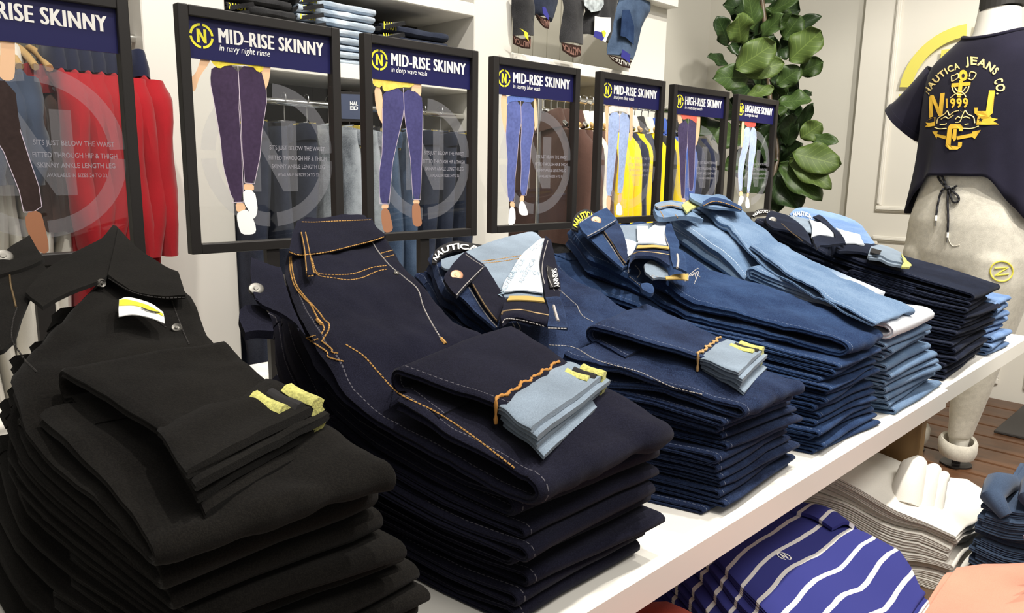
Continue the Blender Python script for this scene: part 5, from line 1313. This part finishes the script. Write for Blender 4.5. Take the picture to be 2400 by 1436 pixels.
# ================================================================== fiddle-leaf plant
def leafmat(name, c, r):
    if name in MATS: return MATS[name]
    m, nt, b = _new(name); N, L = nt.nodes, nt.links
    uv = N.new('ShaderNodeUVMap'); uv.uv_map = 'UVMap'; sp = N.new('ShaderNodeSeparateXYZ'); L.new(uv.outputs[0], sp.inputs[0])
    ab = N.new('ShaderNodeMath'); ab.operation = 'ABSOLUTE'; L.new(sp.outputs[0], ab.inputs[0])
    sk = N.new('ShaderNodeMath'); sk.operation = 'MULTIPLY_ADD'; sk.inputs[1].default_value = -0.28; L.new(ab.outputs[0], sk.inputs[0]); L.new(sp.outputs[1], sk.inputs[2])
    pgp = N.new('ShaderNodeMath'); pgp.operation = 'PINGPONG'; pgp.inputs[1].default_value = 0.065; L.new(sk.outputs[0], pgp.inputs[0])
    v1 = N.new('ShaderNodeMath'); v1.operation = 'LESS_THAN'; v1.inputs[1].default_value = 0.006; L.new(pgp.outputs[0], v1.inputs[0])
    v2 = N.new('ShaderNodeMath'); v2.operation = 'LESS_THAN'; v2.inputs[1].default_value = 0.035; L.new(ab.outputs[0], v2.inputs[0])
    vm = N.new('ShaderNodeMath'); vm.operation = 'MAXIMUM'; L.new(v1.outputs[0], vm.inputs[0]); L.new(v2.outputs[0], vm.inputs[1])
    vs = N.new('ShaderNodeMath'); vs.operation = 'MULTIPLY'; vs.inputs[1].default_value = 0.5; L.new(vm.outputs[0], vs.inputs[0])
    mx = N.new('ShaderNodeMix'); mx.data_type = 'RGBA'; mx.inputs[6].default_value = (*c, 1); mx.inputs[7].default_value = (c[0] * 2.2 + .02, c[1] * 1.9 + .03, c[2] * 2 + .01, 1)
    L.new(vs.outputs[0], mx.inputs[0]); L.new(mx.outputs[2], b.inputs['Base Color']); b.inputs['Roughness'].default_value = r
    b.inputs['Specular IOR Level'].default_value = 0.32
    bp = N.new('ShaderNodeBump'); bp.inputs['Strength'].default_value = 0.4; bp.inputs['Distance'].default_value = 0.003; L.new(pgp.outputs[0], bp.inputs['Height']); L.new(bp.outputs[0], b.inputs['Normal'])
    MATS[name] = m; return m
LM = [leafmat('leaf_mid_green', (0.032, 0.062, 0.013), .48), leafmat('leaf_lit_green', (0.062, 0.100, 0.020), .55), leafmat('leaf_dark_green', (0.016, 0.034, 0.010), .38)]  # the bright yellow-green has the light on the front leaves put into its colour
PL = Thing('fiddle_leaf_fig', (3.30, 1.76, FLOOR), 'tall fiddle-leaf fig with big green leaves against the pale wall', 'plant')
def leaf(base, tip, w, bend, tw, mat, nrm, seed):
    base, tip = np.array(base), np.array(tip); ax = tip - base; L = np.linalg.norm(ax); ax /= L
    nrm = np.array(nrm, float); nrm -= ax * (nrm @ ax); nrm /= np.linalg.norm(nrm); sd = np.cross(ax, nrm)
    ni, nj = 13, 9; V = []; U = []; rr = random.Random(seed); ph = rr.uniform(0, 6)
    for i in range(ni):
        t_ = i / (ni - 1)
        ww = w / 2 * (math.sin(math.pi * min(1, t_ ** 0.85)) ** 0.62) * (0.70 + 0.42 * t_) * (1 if t_ < .98 else .35) + .0015
        for j in range(nj):
            s_ = -1 + 2 * j / (nj - 1)
            wav = 0.13 * w * math.sin(t_ * 11 + ph + (0 if s_ > 0 else 1.7)) * abs(s_) ** 2
            V.append(base + ax * L * t_ + sd * ww * s_ + nrm * (-bend * L * t_ * t_ + 0.16 * ww * abs(s_) + wav + tw * s_ * ww)); U.append((s_, t_))
    Fc = [(i * nj + j, i * nj + j + 1, (i + 1) * nj + j + 1, (i + 1) * nj + j) for i in range(ni - 1) for j in range(nj - 1)]
    m = MB(); m.add(V, Fc, [[U[k] for k in f] for f in Fc])
    o = PL.part('leaf', m, mat, 2); md = o.modifiers.new('thick', 'SOLIDIFY'); md.thickness = .0012
ZL = (1620, 0, 2.872)
LEAVES = [((420, 200), (395, -70), 160, 0, 0), ((520, 95), (715, -25), 100, .05, 0), ((250, 300), (190, 118), 120, -.05, 2), ((335, 290), (315, 100), 165, -.08, 1), ((300, 465), (570, 285), 190, -.22, 1), ((470, 250), (610, 92), 130, 0, 0), ((630, 205), (878, 102), 75, .1, 2),
 ((655, 410), (873, 205), 205, -.1, 1), ((620, 260), (735, 105), 150, .05, 0), ((725, 490), (888, 415), 120, -.05, 0), ((250, 430), (118, 372), 70, 0, 2), ((350, 490), (628, 425), 140, -.18, 1), ((400, 520), (158, 520), 150, -.15, 0), ((370, 645), (556, 590), 95, -.2, 1),
 ((580, 570), (735, 455), 130, -.05, 0), ((590, 690), (808, 665), 140, -.12, 0), ((700, 640), (808, 640), 80, 0, 2), ((715, 890), (812, 700), 70, -.05, 2), ((640, 980), (680, 770), 120, .02, 2), ((735, 930), (880, 830), 125, -.12, 1), ((800, 930), (985, 948), 75, -.15, 0),
 ((680, 1030), (1010, 1108), 190, -.18, 1), ((660, 1075), (948, 1250), 140, -.12, 1), ((595, 1105), (885, 1330), 170, -.10, 0), ((570, 1160), (725, 1400), 200, -.02, 2), ((560, 1240), (590, 1415), 100, .05, 2), ((480, 420), (560, 250), 140, .12, 2), ((420, 560), (300, 700), 150, .1, 2), ((520, 640), (620, 800), 150, .12, 2),
 ((520, 830), (420, 1000), 160, .1, 2), ((600, 900), (500, 1080), 150, .1, 2), ((420, 760), (210, 720), 150, .08, 2), ((430, 900), (150, 930), 160, .05, 0), ((470, 1060), (230, 1120), 160, .02, 0), ((520, 1150), (330, 1290), 150, .0, 2), ((330, 760), (60, 700), 140, .06, 2), ((250, 860), (-90, 830), 140, .06, 0),
 ((200, 1050), (-150, 1010), 130, .06, 2), ((250, 720), (-120, 610), 120, .05, 0), ((140, 1180), (-170, 1160), 110, .03, 2), ((560, 330), (690, 330), 140, .12, 2), ((560, 480), (660, 560), 140, .1, 2), ((600, 760), (760, 780), 120, .1, 2), ((450, 330), (330, 360), 130, .12, 2), ((490, 700), (590, 640), 140, .1, 2)]
rl = random.Random(9)
for _ in range(52):
    q = rl.random(); bx, by = 470 + 70 * q + rl.uniform(-60, 60), -80 + 1330 * q; an = rl.uniform(0, 6.28); ln = rl.uniform(170, 240)
    LEAVES.append(((bx, by), (bx + ln * math.cos(an), by + ln * .8 * math.sin(an) - 20), rl.uniform(140, 190), rl.uniform(.08, .20), 2 if rl.random() < .75 else 0))
for i, (b, tp, w, dd, tone) in enumerate(LEAVES):
    d0 = 3.38 + dd + rl.uniform(-.03, .03)
    B0 = onD(ZL[0] + b[0] / ZL[2], ZL[1] + b[1] / ZL[2], d0 + .04); T0 = onD(ZL[0] + tp[0] / ZL[2], ZL[1] + tp[1] / ZL[2], d0 - rl.uniform(.0, .10))
    wm = w / ZL[2] * d0 / F_PX * 1.22
    nv = np.array([-0.80, -0.55, 0.30]) + np.array([rl.uniform(-.2, .2), rl.uniform(-.2, .2), rl.uniform(-.2, .3)])
    leaf(B0, T0, wm, rl.uniform(.02, .10), rl.uniform(-.25, .25), LM[tone], nv, i)
sp_ = [onD(ZL[0] + a / ZL[2], ZL[1] + b / ZL[2], 3.44) for a, b in ((470, -60), (500, 200), (520, 500), (540, 800), (580, 1040), (540, 1300))]
sp_.append(np.array([sp_[-1][0], sp_[-1][1], FLOOR + 0.3]))
m = MB(); m.tube(list(cat_path(sp_, 30)), 0.011, 8); PL.part('stem', m, wood('bark', (0.05, 0.035, 0.02), (0.10, 0.07, 0.04)))
pc = sp_[-1]; m = MB()
m.loft([[(pc[0] + r * math.cos(q), pc[1] + r * math.sin(q), FLOOR + z) for q in np.linspace(0, 2 * math.pi, 28, endpoint=False)] for r, z in ((.11, 0), (.15, .30), (.155, .34), (.14, .34), (.135, .30))]); PL.part('pot', m, plain('white_pot', (0.7, 0.68, 0.62), .4))
# ================================================================== clothes in the wall bays
def hanger_wood(x, y, z, w, mat, label, group, yaw=0.0):
    t = Thing('clothes_hanger', (x, y, z), label, 'hanger', group)
    m = MB(); m.tube(cat_path([(x, y - w, z - .085), (x, y - w * .6, z - .055), (x, y - .02, z - .03), (x, y + .02, z - .03), (x, y + w * .6, z - .055), (x, y + w, z - .085)], 24), .0085, 8); t.part('arms', m, mat)
    m = MB(); m.tube(cat_path([(x, y, z - .03), (x, y, z + .005), (x, y - .012, z + .018), (x, y - .010, z + .036), (x, y + .008, z + .042), (x, y + .018, z + .032)], 18), .0022, 6); t.part('hook', m, M_chrome)
    return t

def hang_top(x, y, z, length, hw, th, mat, name, label, cat, group, seed, sleeve=.52, collar=None, lean=0.0, cuffmat=None):
    """a top hanging sideways on a rail: wide across the rail, thin along it"""
    rr = random.Random(seed); t = Thing(name, (x, y, z - length), label, cat, group); rg = []
    ph = rr.uniform(0, 6)
    for f in np.linspace(0, 1, 16):
        zz = z - f * length
        wd = hw * (0.30 + 0.70 * smooth01(0, .16, f)) * (1 + .06 * f); tk = th * (.55 + .45 * smooth01(0, .3, f)) * (1 + .25 * f)
        dz = .10 * hw * smooth01(0, .16, f)
        rg.append([(x + lean * f + tk * math.sin(q) * (1 + .30 * f * math.sin(4 * q + ph)) + .006 * f * math.sin(9 * q + ph), y + wd * math.cos(q) * (1 + .03 * f * math.sin(6 * q + ph)), zz - dz * abs(math.cos(q)) + .05 * (1 - smooth01(0, .1, f)) * 0) for q in np.linspace(0, 2 * math.pi, 28, endpoint=False)])
    m = MB(); m.loft(rg); t.part('body', m, mat)
    if sleeve:
        for sg in (-1, 1):
            p = [(x + lean * .05, y + sg * hw * .82, z - .045 - .05 * hw), (x + rr.uniform(-.01, .01), y + sg * hw * 1.10, z - .13), (x + rr.uniform(-.015, .015), y + sg * hw * 1.20, z - .13 - sleeve * .5), (x + rr.uniform(-.02, .02), y + sg * hw * 1.14, z - .13 - sleeve)]
            P = cat_path(p, 14); rg = []
            for i, c in enumerate(P):
                r = .052 - .012 * i / 13; rg.append([(c[0] + r * .62 * math.cos(q) * (1 + .15 * math.sin(3 * q + i)), c[1] + r * math.sin(q) * (1 + .10 * math.sin(2 * q + i * .9)), c[2]) for q in np.linspace(0, 2 * math.pi, 14, endpoint=False)])
            m = MB(); m.loft(rg); t.part('sleeve', m, mat)
            if cuffmat: m = MB(); m.loft([[tuple(np.array(k) + (np.array(k) - P[-1]) * .08 + np.array([0, 0, dz])) for k in rg[-1]] for dz in (0, -.05)]); t.part('cuff', m, cuffmat)
    if collar:
        m = MB(); rg = []
        for (r, dz) in ((.078, -.035), (.076, -.01), (.060, .030), (.046, .032), (.042, -.02)):
            rg.append([(x + r * .40 * math.sin(q), y - .03 + r * math.cos(q), z - .02 + dz - .016 * math.cos(q)) for q in np.linspace(0, 2 * math.pi, 18, endpoint=False)])
        m.loft(rg, cap=False); t.part('collar', m, collar[0])
        if len(collar) > 1:
            m = MB(); m.sheet([[(x - .020 + .010 * a, y - hw * (.30 + .14 * b), z - .005 - .04 * b - .006 * a) for a in range(5)] for b in range(3)], .004); t.part('lining', m, collar[1])
    return t

def hang_pants(x, y, z, length, hw, th, mat, name, label, cat, group, seed, bandmat=None, band=True):
    rr = random.Random(seed); t = Thing(name, (x, y, z - length), label, cat, group); ph = rr.uniform(0, 6)
    for sg in (-1, 1):
        rg = []
        for f in np.linspace(0, 1, 14):
            zz = z - f * length; wd = hw * (.54 - .18 * smooth01(.2, 1, f)); tk = th * (1 - .2 * f) * (.75 + .25 * smooth01(0, .15, f)); cy_ = y + sg * (hw * .46 + .012 * f)
            rg.append([(x + sg * .006 + tk * math.sin(q) * (1 + .2 * math.sin(3 * q + ph + 5 * f)) + .010 * math.sin(f * 7 + ph), cy_ + wd * math.cos(q), zz) for q in np.linspace(0, 2 * math.pi, 18, endpoint=False)])
        m = MB(); m.loft(rg); t.part('leg', m, mat)
    if band:
        m = MB(); rg = []
        for (s_, dz) in ((1.03, -.045), (1.05, -.02), (1.03, .0), (.90, .0), (.88, -.03)):
            rg.append([(x + th * .95 * s_ * math.sin(q) * (1 + .3 * math.sin(2 * q + ph)), y + hw * s_ * math.cos(q), z + .004 + dz + .008 * math.sin(2 * q + ph)) for q in np.linspace(0, 2 * math.pi, 26, endpoint=False)])
        m.loft(rg, cap=False); wb = t.part('waistband', m, mat)
        if bandmat:
            m = MB(); a0 = rr.uniform(-.2, .2)
            m.sheet([[(x + th * .5 - .01 + .028 * math.sin(k * 1.1 + a0) , y - hw * .9 + hw * 1.8 * k / 11, z + .012 - .034 * j + .006 * math.sin(k * .9)) for k in range(12)] for j in range(3)], .003); lb = t.part('printed_lining', m, bandmat[0], parent=wb)
            if bandmat[1] is not None:
                m = MB(); put_text(m, 'NAUTICA', lambda a, b: (x + th * .5 - .014 + .028 * math.sin(a * 5.5 + 3.3 + a0) - .004, y - hw * .1 - hw * .8 * a, z - .030 + .026 * b), bold=.03); t.part('lining_lettering', m, bandmat[1], False, parent=wb)
    return t

M_hwood = plain('pale_hanger_wood', (0.50, 0.32, 0.13), 0.45)
M_red = cloth('red_cotton', (0.33, 0.012, 0.018), 0.12, bump=.15); M_redd = cloth('deep_red_cotton', (0.20, 0.010, 0.014), 0.12, bump=.15)
M_nav2 = cloth('navy_cotton', (0.016, 0.020, 0.045), .2); M_nav3 = cloth('dusty_navy_cotton', (0.035, 0.050, 0.085), .2)
M_white2 = cloth('white_twill', (0.70, 0.67, 0.60), .06); M_stripe2 = cloth('pale_blue_lining', (0.55, 0.60, 0.66), .2)
M_brown = cloth('brown_knit', (0.085, 0.045, 0.035), .25, bump=.4); M_yel2 = cloth('yellow_fleece', (0.78, 0.56, 0.012), .08); M_cream = cloth('cream_fleece', (0.78, 0.72, 0.60), .12)
M_royal = cloth('royal_blue_nylon', (0.055, 0.105, 0.36), .15, bump=.1); M_char = cloth('charcoal_denim', (0.030, 0.030, 0.032), .5, scale=500)
D_h1 = denim('dark_hanging_denim', (0.010, 0.013, 0.026), (0.05, 0.06, 0.09), .5, stitch=False); D_h2 = denim('washed_grey_denim', (0.045, 0.055, 0.070), (0.42, 0.46, 0.50), .95, stitch=False)
D_h3 = denim('mid_hanging_denim', (0.02, 0.035, 0.07), (0.10, 0.15, 0.24), .6, stitch=False); D_sh = denim('icy_shelf_denim', (0.26, 0.34, 0.44), (0.62, 0.68, 0.75), .8, stitch=False)

# left bay: wooden hangers, dusty navy tops over white trousers, brown tops, then red polo tops with navy collars
RZ = .69; RY = 2.16
LB = 'tops hanging in the left wall bay'
cnt = 0
where = lambda i, n, s: ('%s from the left of the %s' % (['first', 'second', 'third', 'fourth', 'fifth', 'sixth', 'seventh', 'eighth', 'ninth'][i], s))
for i in range(5):
    x = .300 + i * .035
    hanger_wood(x, RY, RZ, .135, M_hwood, 'pale wooden hanger holding a dusty navy top, ' + where(i, 5, 'wooden row'), 'wooden hangers in the left bay')
    hang_top(x, RY, RZ - .055, .24, .18, .020, M_nav3, 'hanging_blouse', 'dusty navy top on a wooden hanger, ' + where(i, 5, 'navy row'), 'top', LB, i, .16, (M_white2,))
    hang_pants(x + .004, RY, RZ - .26, .62, .16, .022, M_white2, 'hanging_trousers', 'white trousers below the dusty navy tops, ' + where(i, 5, 'white row'), 'trousers', 'white trousers in the left bay', i + 30, None, False)
for i in range(2):
    x = .465 + i * .028
    hanger_wood(x, RY, RZ, .16, M_hwood, 'pale wooden hanger holding a brown top, ' + ('left of the two' if i == 0 else 'right of the two'), 'wooden hangers in the left bay')
    hang_top(x, RY - .05, RZ - .10, .34, .14, .020, M_brown, 'hanging_blouse', 'brown sleeveless top between navy and red tops, ' + ('left one' if i == 0 else 'right one'), 'top', LB, 40 + i, 0, (M_redd,))
    hang_pants(x + .004, RY - .05, RZ - .42, .5, .13, .022, M_white2, 'hanging_trousers', 'white trousers below the brown tops, ' + ('left one' if i == 0 else 'right one'), 'trousers', 'white trousers in the left bay', i + 50, None, False)
for i in range(7):
    x = .515 + i * .028 + (.012 if i == 6 else 0)
    hanger_wood(x, RY - .06, RZ + .005, .09, M_chrome if i % 2 else M_cream, 'clear hanger holding a red polo top, ' + where(i, 7, 'red row'), 'clear hangers in the left bay')
    hang_top(x, RY - .06, RZ - .045, .36, .165, .019, M_red, 'hanging_polo_top', 'red polo top with navy collar, ' + where(i, 7, 'red row'), 'top', LB, 60 + i, .34, (M_nav2, M_stripe2), .0)
    hang_pants(x + .004, RY - .05, RZ - .40, .66, .15, .020, M_redd if i % 2 else M_red, 'hanging_trousers', 'red trousers below the red polo tops, ' + where(i, 7, 'red row'), 'trousers', 'red trousers in the left bay', 70 + i, None, False)

# middle bay: jeans on clip hangers
for i in range(11):
    x = 1.00 + i * .076
    k = [0, 0, 0, 1, 1, 1, 2, 2, 0, 0, 0][i]
    t = Thing('clip_hanger', (x, 2.16, .585), 'chrome clip hanger holding jeans, ' + where(min(i, 8), 9, 'middle bay') if i < 9 else 'chrome clip hanger holding jeans, ' + ('tenth from the left of the middle bay' if i == 9 else 'rightmost of the middle bay'), 'hanger', 'clip hangers in the middle bay')
    m = MB(); m.tube(cat_path([(x, 2.16, .525), (x, 2.16, .575), (x, 2.148, .588), (x, 2.15, .608), (x, 2.168, .612), (x, 2.176, .602)], 16), .0022, 6); t.part('hook', m, M_chrome)
    m = MB(); m.tube([(x, 2.02, .520), (x, 2.30, .520)], .0035, 6); t.part('bar', m, M_chrome)
    nmx = ['first', 'second', 'third', 'fourth', 'fifth', 'sixth', 'seventh', 'eighth', 'ninth', 'tenth', 'eleventh'][i]
    hang_pants(x, 2.16, .505, .80, .175, .030, [D_h1, D_h2, D_h3][k], 'hanging_jeans', '%s jeans hanging in the middle bay, %s from the left' % (['dark navy', 'washed grey', 'mid blue'][k], nmx), 'jeans', 'jeans hanging in the middle bay', 100 + i,
               (M_blacktab if i % 2 else plain('gold_lining', (.42, .33, .06), .7), M_wht if i % 2 else M_blacktab))
# small framed card on the rail
t = Thing('rail_sign', (1.32, 2.10, .545), 'small dark framed card hanging on the rail between jeans', 'sign')
m = MB(); c = np.array([1.325, 2.06, .578]); ex = np.array([.85, -.52, 0]); en = np.array([-.52, -.85, 0]); m.obox(c, ex, en, (0, 0, 1), .045, .004, .045); t.part('frame', m, M_black, False)
m = MB(); m.obox(c + en * .0045, ex, en, (0, 0, 1), .037, .0006, .037); t.part('card', m, plain('slate_card', (.055, .07, .12), .5), False)
m = MB()
for s_, dz in (('NAL', .004), ('ED', -.010)): put_text(m, s_, lambda a, b: c + en * .0056 + ex * (-.004 + .024 * a) + np.array([0, 0, dz + .011 * b]), bold=.03)
t.part('card_lettering', m, M_wht, False)
m = MB(); m.tube([c + np.array([0, 0, .045]), (1.325, 2.16, .60)], .003, 6); t.part('hook', m, M_black)

# shelf above: folded jeans
def shelf_stack(n, xl, xr, y0, y1, z0, H, mat, key, group, seed):
    rr = random.Random(seed); w = [rr.uniform(.8, 1.2) for _ in range(n)]; cw = np.r_[0, np.cumsum(w)] / sum(w)
    for i in range(n):
        zb = lambda y: z0 + .0008 + cw[i] * H; zt = lambda y: z0 + cw[i + 1] * H; dx = rr.uniform(-.008, .008)
        pos = 'topmost' if i == n - 1 else 'lowest' if i == 0 else ORD[i] + ' from the bottom'
        t = Thing('folded_jeans', ((xl + xr) / 2, (y0 + y1) / 2, zb(0)), 'folded %s jeans on the wall shelf, %s' % (key, pos), 'jeans', group)
        path = zfold_path(lambda y: xl, lambda y: xr, zb, zt, y1, y0 + rr.uniform(-.006, .01), y0 + .16, y0 + .04, dx, nA=10, nB=6, nC=6, nF=4)
        m = MB(); ribbon(m, path, 9, .003, 24, seed + i); t.part('body', m, mat)
        m = MB(); hh = H / n
        m.sheet([[(xl + dx - .004 + .012 * a, y0 + .012 + .05 * b - .012 * a, zb(0) + hh * (.25 + .5 * a / 5) + .003 * b) for b in range(4)] for a in range(6)], .012); wb = t.part('rolled_waistband', m, M_char)
        m = MB(); put_text(m, 'NAUT', lambda a, b: (xl + dx + .004 + .05 * a, y0 - .002 - .006 * a, zb(0) + hh * (.2 + .6 * b)), bold=.03); t.part('waist_lettering', m, M_yel, False, parent=wb)
shelf_stack(8, 1.195, 1.465, 2.125, 2.41, .711, .185, D_sh, 'icy blue', 'icy jeans on the wall shelf', 201)
shelf_stack(4, 1.495, 1.775, 2.125, 2.41, .711, .150, D_h1, 'dark navy', 'dark jeans on the wall shelf', 202)
shelf_stack(7, .965, 1.175, 2.125, 2.41, .711, .190, M_char, 'charcoal', 'charcoal jeans on the wall shelf', 203)

# right bay, upper panel: jeans pinned upside down
ZU = (1180, 0, 5.7143)
def pinned(rows, mat, label, depth, band=None, word=True, seed=0):
    t = Thing('pinned_jeans', onY(ZU[0] + rows[-1][0][0] / ZU[2], ZU[1] + rows[-1][0][1] / ZU[2], depth), label, 'jeans', 'jeans pinned upside down on the right bay')
    G = []
    for r in rows:
        P = cat_path([(a, b, 0) for a, b in r], 11); q = [onY(ZU[0] + a / ZU[2], ZU[1] + b / ZU[2], depth) for a, b, _ in P]
        G.append([p + np.array([0, -.030 * math.sin(math.pi * k / 10) ** .6, 0]) for k, p in enumerate(q)])
    g = catgrid(G, 20, 11)
    for i in range(20):
        for j in range(11): g[i, j, 1] -= .012 * noise.noise(Vector((g[i, j, 0] * 22, seed, g[i, j, 2] * 12)))
    m = MB(); m.sheet(g, .012); t.part('body', m, mat)
    if band:
        q = [[onY(ZU[0] + a / ZU[2], ZU[1] + b / ZU[2], depth - .045 + .012 * j) for a, b in r] for j, r in enumerate(band)]
        m = MB(); gg = catgrid(q, 6, 12); m.sheet(gg, .004); wb = t.part('inside_waistband', m, plain('dark_brown_lining', (.035, .014, .010), .8))
        m = MB()
        def fn(a, b):
            f = (1 - a) * 10.9; k = int(f); h_ = f - k; u = gg[1][k] * (1 - h_) + gg[1][k + 1] * h_; v = gg[4][k] * (1 - h_) + gg[4][k + 1] * h_
            return u * (1 - b) + v * b + np.array([0, -.004, 0])
        put_text(m, 'NAUTICA', fn, bold=.03); t.part('waistband_lettering', m, plain('dull_brown_print', (.30, .16, .13), .7) if word is True else M_wht, False, parent=wb)
    return t
def pinned_label(t, pts, mat, name, depth):
    m = MB(); q = [onY(ZU[0] + a / ZU[2], ZU[1] + b / ZU[2], depth) for a, b in pts]; m.slab(q, (0, .002, 0)); t.part(name, m, mat, False)
M_blue_l = plain('blue_woven_label', (.035, .035, .24), .6)
t = pinned([[(100, -60), (385, -60)], [(110, 150), (382, 150)], [(120, 330), (370, 300)], [(130, 480), (365, 480)]], M_char, 'charcoal jeans pinned upside down, leftmost on the upper panel', 2.085, [[(128, 465), (250, 520), (362, 490)], [(130, 590), (250, 640), (356, 655)]])
pinned_label(t, [(222, 378), (330, 440), (335, 545), (290, 490), (280, 430)], M_yel, 'yellow_label', 2.036)
t = pinned([[(335, -60), (705, -60)], [(350, 60), (700, 40)], [(400, 170), (670, 150)], [(440, 190), (620, 290)]], D_h1, 'dark jeans pinned upside down, second on the upper panel', 2.085, [[(430, 185), (520, 230), (610, 250)], [(445, 235), (530, 360), (605, 388)]])
pinned_label(t, [(520, 95), (560, 90), (615, 220), (600, 265), (530, 180)], M_blue_l, 'blue_label', 2.034)
t = pinned([[(770, -60), (1035, -60)], [(800, 120), (1035, 120)], [(790, 300), (1045, 300)], [(765, 470), (1038, 480)], [(770, 570), (1036, 600)]], M_char, 'charcoal jeans with row of fly buttons pinned upside down, middle of panel', 2.085, [[(775, 565), (900, 590), (1034, 620)], [(790, 680), (930, 765), (1030, 740)]])
t = pinned([[(1040, -60), (1500, -60)], [(1080, 90), (1500, 120)], [(1100, 160), (1475, 240)], [(1050, 290), (1450, 300)], [(1045, 410), (1420, 440)], [(1060, 445), (1378, 572)]], M_char, 'charcoal jeans with big white patch pinned upside down, fourth on panel', 2.085)
pinned_label(t, [(1225, 215), (1300, 230), (1440, 235), (1435, 420), (1390, 500), (1370, 565), (1215, 490)], M_tagwhite, 'white_patch', 2.036)
pinned_label(t, [(1225, 410), (1340, 440), (1345, 520), (1320, 545), (1210, 490)], M_blue_l, 'blue_label', 2.034)
pinned_label(t, [(1320, 420), (1350, 405), (1375, 440), (1360, 490), (1335, 490)], M_yel, 'yellow_label', 2.032)
pinned_label(t, [(1075, -40), (1340, -40), (1345, 60), (1300, 140), (1180, 165), (1085, 70)], cloth('silver_foil', (.45, .50, .52), .5, .35, 60), 'shiny_patch', 2.036)
t = pinned([[(1555, -60), (1930, -60)], [(1510, 100), (1958, 100)], [(1480, 230), (1880, 260)], [(1450, 400), (1815, 420)], [(1400, 600), (1760, 640)], [(1395, 730), (1715, 800)]], D_h3, 'mid blue jeans with back pocket pinned upside down, rightmost on panel', 2.085, [[(1398, 730), (1550, 770), (1715, 820)], [(1450, 800), (1570, 880), (1690, 915)]], 2)
pinned_label(t, [(1595, 660), (1700, 730), (1690, 840), (1575, 760)], M_blue_l, 'blue_label', 2.034)
pinned_label(t, [(1600, 130), (1690, 130), (1750, 350), (1745, 600), (1640, 500), (1570, 480), (1585, 235)], D_stormy, 'back_pocket', 2.036)

# right bay, lower: rack of fleece tops
t = Thing('garment_rack', (2.55, 2.0, FLOOR), 'slim chrome garment rail standing before the right wall bay', 'clothes rail')
m = MB(); m.tube([(2.10, 2.0, .665), (3.02, 2.0, .665)], .011, 10); t.part('rail', m, M_chrome)
for x in (2.11, 3.01):
    m = MB(); m.tube([(x, 2.0, FLOOR + .02), (x, 2.0, .665)], .011, 10); t.part('upright', m, M_chrome)
    m = MB(); m.box((x - .02, 1.82, FLOOR), (x + .02, 2.05, FLOOR + .022), .004); t.part('foot', m, M_chrome, False)
seq = [(2.13, M_brown, 'brown', .46), (2.17, M_brown, 'brown', .46), (2.205, M_cream, 'cream', .44), (2.245, M_brown, 'brown', .56), (2.285, M_yel2, 'yellow', .66), (2.325, M_yel2, 'yellow', .66), (2.365, M_yel2, 'yellow', .66), (2.405, M_yel2, 'yellow', .68), (2.445, M_nav2, 'navy', .48), (2.49, M_yel2, 'yellow', .62),
       (2.54, M_nav2, 'navy', .46), (2.59, M_yel2, 'yellow', .52), (2.64, M_char, 'charcoal', .5), (2.70, M_yel2, 'yellow', .40), (2.75, M_royal, 'royal blue', .40), (2.80, M_royal, 'royal blue', .42), (2.85, M_nav2, 'navy', .50), (2.90, M_char, 'black', .55), (2.95, M_nav2, 'navy', .5)]
nn = {}
for i, (x, mt, cn, ln) in enumerate(seq):
    nn[cn] = nn.get(cn, 0) + 1
    o = ['first', 'second', 'third', 'fourth', 'fifth', 'sixth', 'seventh', 'eighth'][nn[cn] - 1]
    hanger_wood(x, 2.0, .645, .12, M_hwood if cn in ('yellow', 'cream') else M_chrome, 'hanger of the %s %s top on the chrome rail' % (o, cn), 'hangers on the chrome rail')
    hang_top(x, 2.0, .595, ln, .185, .021, mt, 'hanging_sweatshirt', '%s sweatshirt on the chrome rail, %s %s one from the left' % (cn, o, cn), 'top', 'sweatshirts on the chrome rail', 300 + i, .40, (M_cream if cn == 'yellow' else mt,))
    if cn in ('navy', 'charcoal', 'black', 'brown', 'royal blue'):
        hang_pants(x + .006, 2.0, .595 - ln + .03, .42, .15, .022, M_char if cn != 'navy' else M_nav2, 'hanging_trousers', 'dark trousers below the %s %s sweatshirt on the chrome rail' % (o, cn), 'trousers', 'dark trousers on the chrome rail', 400 + i, None, False)
m = MB(); m.box((2.056, 2.04, 1.125), (2.78, 2.098, 1.165), .003); m.box((2.78, 2.04, 1.125), (3.045, 2.098, 1.165), .003); br.part('pinning_rail', m, M_white, False)
